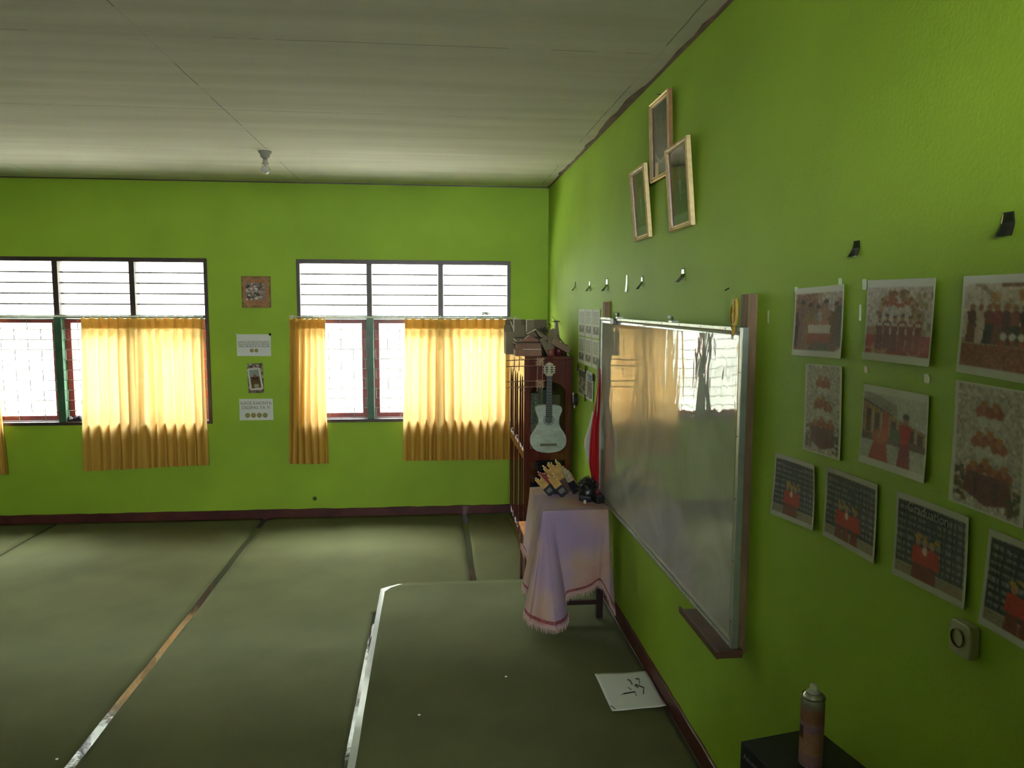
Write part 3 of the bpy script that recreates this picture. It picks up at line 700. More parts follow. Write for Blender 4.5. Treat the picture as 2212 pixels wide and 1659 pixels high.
def scene_hall():
    p = Pic(96, 74, (150, 132, 118)); p.rect(0, 0, .5, .45, (128, 96, 80)); p.rect(.6, 0, 1, .35, (160, 150, 140)); p.noise(12, 3); p.rect(0, .82, 1, 1, (110, 62, 50))
    for k, x in enumerate((.10, .18, .26, .34, .42, .50, .58, .66, .76, .86, .94)):
        person(p, x, .86+.03*math.sin(k), .62+.07*math.sin(k*2.1), [(70, 50, 44), (120, 88, 84), (128, 96, 84), (118, 98, 62), (112, 92, 66), (124, 112, 98), (150, 142, 134), (136, 104, 80), (96, 70, 50), (92, 62, 42), (60, 62, 50)][k], (120, 88, 70), cap=(52, 40, 36) if k % 2 else None)
    for k in range(7): person(p, .34+.062*k, .82, .34, (184, 172, 162), (150, 100, 84), skirt=(126, 70, 56))
    p.poly([(.30, 1), (.38, .80), (.74, .80), (.86, 1)], (84, 70, 56)); p.poly([(.66, 1), (1, .84), (1, 1)], (186, 186, 178)); p.noise(13)
    return bord(p, .03, .10)
def scene_stage():
    p = Pic(96, 80, (168, 158, 148)); p.noise(10, 3)
    for k in range(60):
        a = NR.uniform(0, PI); r = NR.uniform(.26, .34); p.ell(.48+r*math.cos(a)*.9, .34-r*math.sin(a)*.9+.1, .03, .03, [(122, 86, 66), (150, 120, 90), (110, 96, 60)][k % 3])
    for k in range(40): p.ell(NR.uniform(.28, .66), NR.uniform(.24, .34), .02, .02, (128, 74, 56))
    for k in range(18): p.ell(NR.uniform(.74, .98), NR.uniform(.18, .66), .03, .04, (132, 120, 84))
    p.rect(0, .66, 1, 1, (128, 52, 44)); p.rect(0, .58, .3, .68, (140, 110, 84))
    for k in range(9): p.ring(NR.uniform(.05, .95), NR.uniform(.76, .93), .09, .05, .18, (158, 118, 96))
    for k in range(6): person(p, .22+.115*k, .86-.02*(k % 2), .42, (84+6*k, 50, 44), (140, 100, 80), cap=(70, 50, 46)); p.rect(.18+.115*k, .52, .26+.115*k, .56, (176, 160, 148))
    p.noise(13); return bord(p, .02, .10)
def scene_group():
    p = Pic(96, 80, (176, 166, 146)); p.rect(.4, 0, 1, .12, (110, 84, 56)); p.poly([(.0, 0), (.1, 0), (.35, .2), (.35, .25)], (130, 120, 100)); p.noise(10, 3)
    for k in range(30): p.ell(NR.uniform(.3, 1), NR.uniform(.18, .34), .03, .03, [(150, 110, 64), (170, 140, 96)][k % 2])
    p.rect(0, .66, 1, 1, (120, 76, 52)); p.rect(0, .62, 1, .69, (140, 128, 90)); p.noise(8, 2, (0, .62, 1, 1))
    for k in range(11): person(p, .12+.085*k, .68, .40, [(74, 46, 42), (166, 150, 138), (96, 46, 38), (104, 44, 40), (70, 40, 38), (122, 76, 60)][k % 6], (130, 92, 74), skirt=[(96, 60, 44), None, (44, 46, 40)][k % 3])
    for k in range(7): p.ell(.44+.085*k, .59, .035, .035, (186, 176, 168)); p.rect(.41+.085*k, .62, .47+.085*k, .69, (128, 70, 52))
    p.noise(12); return bord(p, .03, .09)
def scene_trio(big=False):
    p = Pic(64, 96, (164, 158, 150)); p.noise(18, 2)
    for (cx, cy) in ((.42, .22), (.58, .22), (.38, .46), (.52, .44), (.64, .48), (.32, .70), (.48, .66), (.62, .72), (.72, .68)):
        p.ell(cx, cy, .11, .055, (124, 74, 48)); p.ell(cx, cy-.035, .035, .03, (150, 104, 76)); p.ell(cx, cy-.07, .05, .018, (140, 96, 40)); p.ell(cx, cy+.07, .075, .04, (184, 182, 172)); 
    p.poly([(.22, .70), (.80, .70), (.84, .88), (.50, .94), (.18, .86)], (88, 54, 44)); p.rect(.34, .74, .38, .9, (60, 42, 44)); p.rect(.6, .74, .66, .9, (66, 46, 50))
    for k in range(40):
        s_ = k % 2; p.ell(NR.uniform(.04, .22) if s_ else NR.uniform(.78, .96), NR.uniform(.68, .95), .035, .02, [(70, 70, 44), (104, 84, 50), (60, 54, 40)][k % 3])
    p.noise(12); return bord(p, .06, .02)
def scene_yard():
    p = Pic(90, 84, (176, 178, 170)); p.poly([(0, .04), (.55, .20), (.55, .34), (0, .18)], (134, 132, 118)); p.poly([(0, .17), (.5, .33), (.5, .36), (0, .21)], (62, 50, 46))
    p.poly([(0, .2), (.56, .36), (1, .46), (1, .70), (0, .64)], (134, 106, 66)); 
    for k in range(7): p.rect(.08+.13*k, .30+.03*k, .15+.13*k, .58+.012*k, (64, 50, 44)); p.rect(.17+.13*k, .28+.03*k, .19+.13*k, .6+.01*k, (168, 150, 124))
    p.rect(0, .60, 1, .68, (92, 76, 60)); p.rect(0, .68, 1, 1, (166, 166, 158)); p.ell(.55, .56, .1, .08, (80, 92, 52)); p.noise(8, 2)
    for x, y, h in ((.26, .84, .30), (.38, .62, .38)): person(p, x, y, h, (146, 66, 50), (140, 100, 74), cap=(110, 70, 40))
    p.poly([(.14, .92), (.22, .66), (.40, .66), (.46, .92)], (134, 58, 44)); p.ell(.3, .62, .12, .08, (150, 84, 50)); p.ell(.28, .6, .03, .03, (150, 110, 84))
    person(p, .68, .95, .66, (150, 44, 48), (150, 104, 90), cap=(60, 60, 52), skirt=(112, 40, 42)); p.rect(.58, .93, .78, .96, (60, 40, 40)); p.noise(11)
    return bord(p, .02, .10)
def scene_grad(v, two=3):
    p = Pic(104, 88, (44, 50, 52))
    for j in range(9):
        for i in range(7):
            x = .05+.135*i+.01*math.sin(j); y = .06+.082*j; p.rect(x, y, x+.105, y+.036, (112, 116, 112)); 
            if (i+j+v) % 3 == 0: p.rect(x+.02, y+.045, x+.09, y+.058, (84, 84, 84))
            for k in range(5): p.rect(x+.018*k+.008, y+.008, x+.018*k+.014, y+.030, (60, 64, 64))
    for i in range(8): p.rect(-.02+.135*i, 0, -.006+.135*i, .82, (28, 28, 26))
    p.rect(.22, .08, .66, .16, (44, 50, 52)); p.rect(.44, .18, .6, .27, (52, 56, 62))
    p.rect(0, .80, 1, 1, (120, 112, 94)); p.rect(0, .79, 1, .81, (150, 146, 124)); p.noise(7, 1)
    xs = (.34, .44, .54) if v % 2 else (.30, .44, .60)
    for k in range(12): p.ell(xs[0]-.05+NR.uniform(0, .36), .42+NR.uniform(-.02, .06), .02, .02, (150, 124, 60))
    for k, x in enumerate(xs):
        person(p, x, .93, .48, (140, 58, 40), (150, 110, 80), cap=(150, 120, 56), skirt=(96, 48, 34)); p.poly([(x-.09, .74), (x-.06, .54), (x+.08, .54), (x+.12, .74)], (150, 54, 40))
    p.ell(xs[1], .58, .035, .05, (186, 160, 140)); p.noise(9)
    return bord(p, .035, .08, (170, 172, 158))
PH = 'group photos printed on paper, taped to the right wall'
def photo(q, pic, label, title=None, curl=.006):
    t = picture('photo_print', pic, on_right(q, .004, curl)); tag(t, label, 'photo print', PH)
    if title:
        tb = text_bm(title, .034, .0003, bold=.0003)
        y, z = bil(q, .46, .14)
        o = obj('lettering', tb, mat('pale_grey_ink', (.25, .27, .25), .7), t, M=Matrix.Translation((W-.0058, y, z)) @ Matrix(((0, 0, -1, 0), (-1, 0, 0, 0), (0, 1, 0, 0), (0, 0, 0, 1))))
    return t
photo([(2.424, 2.280), (2.126, 2.287), (2.117, 2.071), (2.424, 2.062)], scene_hall(), 'photo print of a crowd with children in white, top left of the wall photos')
photo([(2.003, 2.294), (1.717, 2.291), (1.716, 2.079), (1.999, 2.078)], scene_stage(), 'photo print of six people on a red carpet under a flower arch')
photo([(1.619, 2.291), (1.33, 2.290), (1.32, 2.066), (1.620, 2.076)], scene_group(), 'photo print of a standing row on a stage, top right of the wall photos')
photo([(2.337, 2.041), (2.117, 2.049), (2.100, 1.772), (2.327, 1.764)], scene_trio(), 'narrow upright photo print of costumed children in three tiers', curl=.003)
photo([(1.997, 2.010), (1.715, 2.010), (1.709, 1.796), (1.997, 1.792)], scene_yard(), 'photo print of dancers in red before a school building')
photo([(1.626, 2.057), (1.405, 2.053), (1.395, 1.776), (1.622, 1.778)], scene_trio(True), 'larger upright photo print of costumed children, at the right picture edge', curl=.003)
photo([(2.520, 1.716), (2.246, 1.728), (2.223, 1.523), (2.530, 1.496)], scene_grad(1), 'dark backdrop photo print in the bottom row, nearest the whiteboard', curl=.010)
photo([(2.176, 1.741), (1.907, 1.746), (1.897, 1.530), (2.173, 1.526)], scene_grad(2), 'dark backdrop photo print in the bottom row, one figure holding a red fan')
photo([(1.820, 1.751), (1.553, 1.755), (1.543, 1.546), (1.816, 1.533)], scene_grad(3), 'dark backdrop photo print headed Graduation, above the wall socket', title='Graduation')
photo([(1.489, 1.750), (1.215, 1.748), (1.205, 1.532), (1.498, 1.536)], scene_grad(4), 'dark backdrop photo print cut by the right picture edge, beside the socket')
# typed sheets near the corner
def typed(v):
    p = Pic(44, 70, (205, 208, 196))
    for j in range(15): p.rect(.10+.03*(j % 3 == 0), .10+.030*j, .90-.05*(j % 4), .113+.030*j, (140, 142, 136))
    p.rect(.12, .60, .86, .86, (128, 122, 118)); p.ell(.3, .70, .07, .06, (80, 76, 76)); p.ell(.5, .68, .07, .06, (196, 192, 186)); p.ell(.7, .72, .08, .07, (84, 80, 80)); p.ell(.5, .80, .09, .05, (110, 92, 90)); p.noise(7); return p
names = [['upper row, nearest the corner', 'upper row, middle', 'upper row, nearest the whiteboard'], ['lower row, nearest the corner', 'lower row, middle', 'lower row, nearest the whiteboard']]
for j in range(2):
    for i in range(3):
        ya = 6.23-.275*i; yb = ya-.262; zt = 2.195-.222*j; zb = zt-.214
        t = picture('typed_sheet', typed(i+j), on_right([(ya, zt), (yb, zt), (yb, zb), (ya, zb)], .003, .003))
        tag(t, 'typed white sheet with a grey photo, '+names[j][i], 'paper sheet', 'typed sheets in a block by the room corner')
p = Pic(48, 64, (150, 150, 130)); p.rect(0, 0, 1, .3, (70, 84, 60)); p.noise(20, 2)
for k in range(26): p.ell(NR.rand(), NR.uniform(.3, .9), .08, .06, [(120, 96, 60), (60, 66, 44), (150, 140, 110), (110, 70, 50)][k % 4])
bord(p, .04, .04); t = picture('colour_print', p, on_right([(6.20, 1.712), (5.90, 1.706), (5.90, 1.500), (6.20, 1.505)], .004, .005)); tag(t, 'colour photo print with green trees, below the typed sheets', 'photo print', 'colour prints below the typed sheets')
p = Pic(48, 64, (186, 192, 196)); p.rect(.2, .10, .8, .32, (110, 126, 150)); p.rect(.15, .34, .85, .9, (120, 112, 116)); p.noise(16, 2)
for k in range(22): p.ell(NR.uniform(.15, .85), NR.uniform(.4, .9), .06, .05, [(90, 84, 90), (160, 150, 150), (130, 104, 104)][k % 3])
bord(p, .06, .06); t = picture('colour_print', p, on_right([(5.88, 1.722), (5.60, 1.712), (5.61, 1.500), (5.88, 1.500)], .004, .005)); tag(t, 'pale blue photo print below the typed sheets, beside the flag', 'photo print', 'colour prints below the typed sheets')
for k, (y, z, l) in enumerate(((6.21, 1.715, 'outer upper corner of the tree print'), (5.89, 1.725, 'gap between the two colour prints'), (5.595, 1.690, 'upper right corner of the pale blue print'), (5.89, 1.500, 'bottom gap between the two colour prints'))):
    tag(obj('tape', bx(W-.012, W-.0095, y-.02, y+.02, z-.028, z+.028), TAPEB), 'short black tape at the '+l, 'tape', 'black tape bits around the colour prints')

# hanging flaps of black tape
def flap(y, z, w, h, label, out=.03, white=False):
    """a strip stuck to the wall at its top, its lower end curling away"""
    bm = nb()
    sheetgrid(bm, lambda u, v: Vector((W-.002-out*max(0, v-.45)**1.3*2.0*(.6+.8*abs(u-.5)), y+(w/2-w*u)*(.62+.38*v), z+h/2-h*v)), 8, 16)
    m = mat('glare_white_tape', (.80, .82, .78), .2) if white else TAPEB  # white colour stands in for window glare on the flush tape
    return tag(obj('tape_flap', bm, m, smooth=True, solid=.0006), label, 'tape', 'tape flaps hanging in a row above the whiteboard')
flap(6.42, 2.386, .06, .075, 'shiny black tape flap nearest the room corner', .03)
flap(5.82, 2.372, .06, .075, 'shiny black tape flap second from the room corner', .03)
flap(5.23, 2.366, .08, .085, 'shiny black tape flap directly above the far timber post', .035)
flap(4.68, 2.361, .05, .110, 'long tape strip above the whiteboard, its glare painted white', .006, True)
flap(4.33, 2.356, .05, .075, 'shiny black tape flap just right of the white strip', .03)
flap(3.60, 2.369, .07, .065, 'shiny black tape flap below the three framed portraits', .03)
flap(2.080, 2.385, .052, .045, 'small black tape flap above the crowd photo', .012)
flap(1.503, 2.394, .050, .050, 'largest black tape flap, near the right picture edge', .010)
tm = mat('clear_tape', (.45, .58, .35), .25)
for k, (y, z, w_, h_, l) in enumerate(((2.434, 2.276, .02, .02, 'upper left corner of the crowd photo'), (2.160, 2.296, .018, .018, 'upper right corner of the crowd photo'), (2.029, 2.283, .022, .03, 'left of the flower arch photo'),
        (2.043, 2.205, .012, .045, 'edge between crowd and flower arch photos'), (2.016, 2.087, .016, .018, 'lower left of the flower arch photo'), (2.000, 2.049, .018, .018, 'wall above the school building photo'),
        (1.736, 2.049, .022, .022, 'wall between flower arch and school photos'), (2.639, 2.185, .012, .045, 'wall beside the near timber post'))):
    bm = nb(); prism(bm, [(y-w_/2, z-h_/2), (y+w_*.4, z-h_*.45), (y+w_/2, z+h_*.5), (y-w_*.3, z+h_/2), (y-w_*.55, z+h_*.1)], W-.0016, W-.0003, 'x')
    tag(obj('tape', bm, tm), 'torn scrap of pale tape at the '+l, 'tape', 'torn pale tape scraps on the right wall')
bm = nb(); tube(bm, [(W, 3.016, 2.295), (W-.018, 3.016, 2.285)], .003, 6); tag(obj('nail', bm, BLACK), 'small dark nail in the wall above the whiteboard, near end', 'nail')

# wall socket
t = empty('wall_socket', (W, 1.535, 1.44), 'round-cornered cream wall socket at the lower right wall', 'wall socket')
SK = mat('cream_plastic', (.34, .35, .22), .35)
pts = []
for cx, cz, a0 in ((1.570-.016, 1.522-.016, 0), (1.500+.016, 1.522-.016, 90), (1.500+.016, 1.443+.016, 180), (1.570-.016, 1.443+.016, 270)):
    for k in range(6): a = math.radians(a0+k*18); pts.append((cx+.016*math.cos(a), cz+.016*math.sin(a)))
bm = nb(); prism(bm, pts, W-.024, W-.0002, 'x'); obj('cover', bm, SK, t, bevel=.004)
bm = nb(); lathe(bm, [(.019, 0), (.022, .003), (.020, .004), (.018, -.012), (0, -.012)], n=24)
obj('outlet', bm, mat('brown_plastic', (.10, .06, .03), .4), t, M=Matrix.Translation((W-.0245, 1.540, 1.484)) @ Matrix.Rotation(-PI/2, 4, 'Y'))

# ================================================================== CABINET
CX0, CX1, CY0, CY1, CZ = .77, 1.165, 6.40, 7.64, 1.795
cab = empty('display_cabinet', ((CX0+CX1)/2, (CY0+CY1)/2, 0), 'tall red-brown varnished display cabinet with arched glass, in the corner', 'cabinet')
bm = nb()
box(bm, CX1-.015, CX1, CY0, CY1, .06, CZ-.03); box(bm, CX0, CX1-.015, CY1-.02, CY1, .06, CZ-.03); box(bm, CX0, CX1, CY0, CY1, .04, .08)
box(bm, CX0-.012, CX1, CY0-.012, CY1+.012, CZ-.03, CZ)
box(bm, CX0-.006, CX1, CY0-.006, CY1+.006, .012, .045)
obj('carcass', bm, WOODRED, cab, bevel=.003)
bm = nb()
for z in (.55, .965, 1.13): box(bm, CX0+.03, CX1-.016, CY0+.03, CY1-.021, z-.009, z+.009)
obj('shelves', bm, WOODRED, cab)
# near side: stiles, rails, arch
def arch_fill(bm, a, c, zs, zp, zt, w0, w1, axis):
    """panel between a..c whose lower edge is an arch rising from zs to zp"""
    N = 14; pts = [(a, zt), (a, zs)]
    for k in range(1, N):
        u = k/N; pts.append((a+(c-a)*u, zs+(zp-zs)*math.sin(PI*u)**.7))
    pts += [(c, zs), (c, zt)]
    prism(bm, pts, w0, w1, axis)
bm = nb(); y0, y1 = CY0-.001, CY0+.024
box(bm, CX0, CX0+.042, y0, y1, .08, CZ-.03); box(bm, CX1-.055, CX1, y0, y1, .08, CZ-.03)
box(bm, CX0+.042, CX1-.055, y0, y1, .955, 1.0); box(bm, CX0+.042, CX1-.055, y0, y1, .08, .35)
arch_fill(bm, CX0+.042, CX1-.055, 1.50, 1.58, CZ-.03, y0, y1, 'y'); box(bm, CX0+.042, CX1-.055, y0, y1, .90, .955)
obj('side_frame', bm, WOODRED, cab, bevel=.002)
obj('side_pane', bx(CX0+.042, CX1-.055, CY0+.010, CY0+.013, .35, 1.60), glass_mat('cabinet_glass', (.8, .85, .82)), cab)
# three front doors
dw = (CY1-CY0-.02)/3
for k in range(3):
    ya = CY0+.02+dw*k; yb = ya+dw-.004
    bm = nb(); xa, xb = CX0-.012, CX0+.010; s = .045
    box(bm, xa, xb, ya, ya+s, .09, CZ-.035); box(bm, xa, xb, yb-s, yb, .09, CZ-.035)
    box(bm, xa, xb, ya+s, yb-s, .09, .16); box(bm, xa, xb, ya+s, yb-s, .90, .97)
    arch_fill(bm, ya+s, (ya+yb)/2, 1.47, 1.62, CZ-.035, xa, xb, 'x'); arch_fill(bm, (ya+yb)/2, yb-s, 1.47, 1.62, CZ-.035, xa, xb, 'x')
    box(bm, xa+.002, xb-.004, (ya+yb)/2-.009, (ya+yb)/2+.009, .16, 1.62)
    d = obj('door', bm, WOODRED, cab, bevel=.002)
    obj('pane', bx(CX0, CX0+.003, ya+s, yb-s, .16, 1.64), glass_mat('cabinet_glass'), d)
    bm = nb(); lathe(bm, [(0, 0), (.006, 0), (.005, .010), (.010, .016), (.008, .024), (0, .026)], n=12); obj('knob', bm, GOLD, d, M=Matrix.Translation((CX0-.012, yb-.02, 1.05)) @ Matrix.Rotation(-PI/2, 4, 'Y'), smooth=True)
# things inside the cabinet
bm = nb(); tube(bm, [(.862, 6.47, 1.14), (.866, 6.47, 1.47)], .040, 18); tag(obj('paper_roll', bm, mat('speckled_grey_paper', (.17, .17, .13), .7, var=.6, scale=60)), 'speckled grey paper roll upright behind the upper side glass', 'paper roll')
tag(obj('folder', bx(.925, .985, 6.46, 6.74, 1.14, 1.50), mat('dark_teal_card', (.02, .045, .05), .4)), 'dark teal folder standing inside the cabinet behind the guitar neck', 'folder')
tag(obj('folder', bx(.99, 1.075, 6.46, 6.74, 1.14, 1.46), mat('brown_green_card', (.07, .055, .022), .4)), 'brown folder standing inside the cabinet right of the guitar neck', 'folder')
for k, (a, c, h, m_, l) in enumerate(((.825, .865, .16, (.12, .06, .04), 'brown'), (.87, .90, .13, (.05, .05, .045), 'grey'), (1.05, 1.09, .17, (.03, .07, .04), 'green'))):
    tag(obj('book', bx(a, c, 6.46, 6.66, .975, .975+h-.03), mat('cover_'+l, m_, .5)), l+' book standing low in the upper cabinet section', 'book', 'books behind the guitar body')
bm = nb()
def drape(u, v): 
    x = .82+.27*u; return Vector((x, 6.445+.020*math.sin(u*9+v*3)+.012*math.sin(v*14+u*4), .93-.40*v))
pp = Pic(60, 80, (26, 22, 44)); pp.noise(8, 3)
pp.poly([(0, .1), (.22, 0), (.25, .5), (.1, .62), (0, .5)], (112, 62, 24)); pp.poly([(.55, 0), (1, 0), (1, .6), (.6, .5)], (22, 48, 46)); pp.line(.12, .48, .5, .80, .03, (104, 96, 120)); pp.line(.2, .4, .35, .28, .018, (70, 60, 84))
for k in range(7): pp.ring(.70+NR.uniform(-.1, .25), .42+NR.uniform(-.15, .14), .05, .035, .3, (84, 124, 112))
for k in range(5): pp.ring(.35+NR.uniform(-.2, .2), .18+NR.uniform(-.1, .1), .06, .04, .2, (90, 72, 84))
o = picture('patterned_cloth', pp.noise(7), drape, solid=.002); tag(o, 'dark blue and purple patterned cloth behind the lower side glass', 'cloth')

# guitar on the cabinet side
gt = empty('acoustic_guitar', (.957, 6.35, .98), 'pale grey weathered acoustic guitar without strings, hung on the cabinet side', 'guitar')
GC = .957
def halfw(z):
    t_ = [(.981, .0), (.986, .055), (.997, .098), (1.02, .130), (1.05, .147), (1.085, .152), (1.12, .147), (1.155, .130), (1.19, .104), (1.22, .089), (1.25, .085), (1.28, .090), (1.31, .101), (1.335, .110), (1.355, .112), (1.372, .106), (1.383, .090), (1.388, .060), (1.389, .0)]
    return t_
hw = halfw(0); outline = [(GC+w_, z) for z, w_ in hw]+[(GC-w_, z) for z, w_ in hw[-2:0:-1]]
gm = mat('weathered_pale_green_wood', (.33, .39, .33), .5, var=.22, scale=14, stretch=(1, 1, 2))
gc = mat('cream_guitar_side', (.42, .38, .26), .5, var=.25, scale=18)
bm = nb(); prism(bm, [(GC+(x-GC)*.995, z) for x, z in outline], 6.322, 6.392, 'y'); obj('body', bm, gc, gt)
bm = nb(); prism(bm, outline, 6.316, 6.3218, 'y'); obj('soundboard', bm, gm, gt)
bm = nb(); tube(bm, [(GC+.043*math.cos(a), 6.3155, 1.262+.043*math.sin(a)) for a in [2*PI*i/32 for i in range(33)]], .0026, 6); tube(bm, [(GC+.031*math.cos(a), 6.3155, 1.262+.031*math.sin(a)) for a in [2*PI*i/32 for i in range(33)]], .0018, 6)
obj('rosette', bm, mat('dark_green_inlay', (.03, .05, .04), .4), gt)
bm = nb(); prism(bm, [(GC+.030*math.cos(2*PI*k/24), 1.262+.030*math.sin(2*PI*k/24)) for k in range(24)], 6.3148, 6.3159, 'y'); obj('sound_hole', bm, mat('dark_hole_green', (.075, .11, .085), .8, var=.4, scale=60), gt)
obj('bridge', bx(GC-.072, GC+.070, 6.306, 6.316, 1.040, 1.062), mat('olive_brown_bridge', (.12, .11, .06), .5), gt, bevel=.002)
bm = nb(); prism(bm, [(GC-.027, 1.285), (GC+.027, 1.285), (GC+.022, 1.635), (GC-.022, 1.635)], 6.304, 6.314, 'y'); fb = obj('fretboard', bm, mat('dark_fretboard', (.022, .026, .020), .4), gt)
bm = nb(); z = 1.635; 
for k in range(17):
    z = 1.635-.60*(1-2**(-k/12)) if k else 1.632
    if z < 1.29: break
    box(bm, GC-.023, GC+.023, 6.302, 6.304, z-.0012, z+.0012)
obj('frets', bm, mat('dull_fret_metal', (.16, .17, .13), .4), fb)
bm = nb(); prism(bm, [(GC-.024, 1.36), (GC+.024, 1.36), (GC+.020, 1.635), (GC-.020, 1.635)], 6.314, 6.334, 'y'); obj('neck', bm, gc, gt)
hd = [(-.022, 1.633), (-.030, 1.645), (-.040, 1.660), (-.041, 1.715), (-.033, 1.728), (-.030, 1.738), (-.016, 1.742), (-.010, 1.749), (.010, 1.749), (.016, 1.742), (.030, 1.738), (.033, 1.728), (.041, 1.715), (.040, 1.660), (.030, 1.645), (.022, 1.633)]
bm = nb(); prism(bm, [(GC+a, z) for a, z in hd], 6.312, 6.330, 'y'); h_ = obj('headstock', bm, mat('cream_headstock', (.36, .34, .20), .5, var=.15, scale=30), gt)
bm = nb()
for s_ in (-1, 1): box(bm, GC+s_*.0215-.0085, GC+s_*.0215+.0085, 6.3105, 6.3119, 1.654, 1.722)
obj('slots', bm, mat('dark_hole', (.015, .018, .01), .8), h_)
for s_ in (-1, 1):
    for k in range(4):
        z = 1.662+.0175*k
        bm = nb(); tube(bm, [(GC+s_*.014, 6.3095, z), (GC+s_*.029, 6.3095, z)], .0032, 8); tube(bm, [(GC+s_*.041, 6.320, z), (GC+s_*.050, 6.320, z)], .005, 8); obj('tuning_peg', bm, WHITEP, h_)
bm = nb(); tube(bm, [(GC-.02, 6.334, 1.70), (GC, 6.36, 1.72), (GC, 6.398, 1.73)], .003, 6); obj('hanging_cord', bm, BLACK, gt)

# woven bamboo lattice at the cabinet's front corner
t = empty('bamboo_lattice', (.76, 6.30, 1.5), 'brown woven bamboo lattice with checkered knots, hanging at the cabinet corner', 'wall ornament')
def sticks(bm, P, Q, r=.0042): tube(bm, [P, Q], r, 6)
bm = nb()
for z0, z1 in ((1.762, 1.781), (1.712, 1.722), (1.585, 1.594), (1.535, 1.546)): sticks(bm, (.600, 6.345, z0), (.930, 6.345, z1))
obj('crossbars', bm, BAMBOO, t)
bm = nb()
for x in (.664, .706, .860, .902): sticks(bm, (x, 6.354, 1.50 if x > .8 else 1.675), (x+.004, 6.354, 1.792))
obj('uprights', bm, BAMBOO, t)
for cx, cz in ((.880, 1.752), (.884, 1.565)):
    bm = nb()
    for i in range(5):
        for j in range(5):
            if (i+j) % 2 == 0: box(bm, cx-.030+.012*i, cx-.018+.012*i, 6.334, 6.340, cz-.030+.012*j, cz-.018+.012*j)
    for i in range(3): box(bm, cx-.038, cx+.038, 6.337, 6.339, cz-.024+.021*i, cz-.015+.021*i); box(bm, cx-.024+.021*i, cx-.015+.021*i, 6.3395, 6.3415, cz-.038, cz+.038)
    obj('woven_knot', bm, mat('tan_bamboo', (.30, .17, .08), .5, var=.4, scale=40), t)
bm = nb(); tube(bm, [(.883, 6.358, 1.80), (.883, 6.386, 1.792)], .004, 6); obj('hook', bm, BLACK, t)
# white coil of tape hooked beside the cabinet
t = empty('cable_coil', (W-.02, 6.28, 1.39), 'small black coil with a pale strip hooked on the wall beside the cabinet', 'cable coil')
bm = nb()
for k in range(5): tube(bm, [(W-.008-.007*k, 6.27+.045*math.cos(a), 1.440+.050*math.sin(a)) for a in [2*PI*i/18 for i in range(19)]], .004, 6)
obj('coil', bm, mat('black_rubber', (.015, .017, .012), .5), t, smooth=True)
bm = nb(); sheetgrid(bm, lambda u, v: Vector((W-.045+.012*v+.01*u, 6.26-.02*u, 1.50-.13*v)), 2, 8); obj('pale_strip', bm, WHITEP, t, solid=.001)
bm = nb(); lathe(bm, [(0, -.01), (.018, -.008), (.020, .008), (0, .01)], n=14); obj('core', bm, mat('olive_grey_plastic', (.22, .25, .14), .5), t, M=Matrix.Translation((W-.03, 6.27, 1.44)) @ Matrix.Rotation(PI/2, 4, 'Y'))

# ================================================================== CLUTTER ON THE CABINET
T = CZ
def rbox(name, c, s, rot, m_, label, cat, group=None, bev=.001):
    M = Matrix.Translation(c) @ Matrix.Rotation(rot[2], 4, 'Z') @ Matrix.Rotation(rot[1], 4, 'Y') @ Matrix.Rotation(rot[0], 4, 'X')
    bm = nb(); box(bm, -s[0]/2, s[0]/2, -s[1]/2, s[1]/2, -s[2]/2, s[2]/2, M=M); return tag(obj(name, bm, m_, bevel=bev), label, cat, group)
# wooden box with slotted lid
t = empty('wooden_box', (.80, 6.50, T), 'brown wooden box on the near end of the cabinet top', 'box')
bm = nb(); box(bm, .682, .905, 6.42, 6.60, T, T+.052); box(bm, .70, .905, 6.44, 6.60, T+.052, T+.105)
obj('body', bm, CARDB, t, bevel=.002)
obj('lid', bx(.676, .912, 6.410, 6.605, T+.1055, T+.114), mat('dark_brown_lid', (.10, .045, .022), .5), t, bevel=.002)
obj('bright_edge', bx(.745, .905, 6.4165, 6.4195, T+.054, T+.060), CARDE, t)
# cardboard house model
t = empty('cardboard_house', (.74, 6.70, T), 'grey cardboard house model with cut-out windows, on the cabinet top', 'house model')
bm = nb()
box(bm, .625, .675, 6.66, 6.668, T, T+.20); box(bm, .675, .90, 6.66, 6.668, T+.152, T+.198); box(bm, .675, .70, 6.66, 6.668, T, T+.152)
box(bm, .625, .633, 6.668, 6.86, T, T+.19); box(bm, .625, .90, 6.86, 6.868, T, T+.25)
obj('walls', bm, CARD, t)
for x0, z0, z1 in ((.700, T+.205, T+.305), (.812, T+.20, T+.30)):
    bm = nb(); box(bm, x0, x0+.062, 6.70, 6.706, z0-.03, z1); pn = obj('standing_panel', bm, CARD, t)
    bm = nb(); box(bm, x0-.008, x0, 6.697, 6.709, z0-.03, z1+.004); box(bm, x0, x0+.062, 6.697, 6.709, z1, z1+.004); obj('pale_edge', bm, CARDE, pn)
bm = nb(); box(bm, .64, 1.02, 6.90, 6.908, T, T+.30); obj('back_board', bm, mat('dark_olive_card', (.12, .10, .055), .8), t)
bm = nb()
tube(bm, [(.690, 6.655, T+.14), (.745, 6.655, T+.08)], .005, 4); tube(bm, [(.755, 6.655, T+.13), (.755, 6.655, T+.075)], .004, 4)
tube(bm, [(.666, 6.70, T+.29), (.700, 6.70, T+.205)], .005, 4)
obj('braces', bm, CARDE, t)
bm = nb()
rp = [(.800, T+.175), (.868, T+.215), (1.00, T+.135), (.985, T+.105), (.915, T+.150), (.873, T+.205-.03)]
prism(bm, [(.790, T+.180), (.868, T+.222), (.985, T+.150), (.98, T+.118), (.90, T+.165), (.866, T+.212), (.795, T+.172)], 6.52, 6.66, 'y'); obj('roof', bm, mat('tan_card', (.20, .14, .08), .8), t)
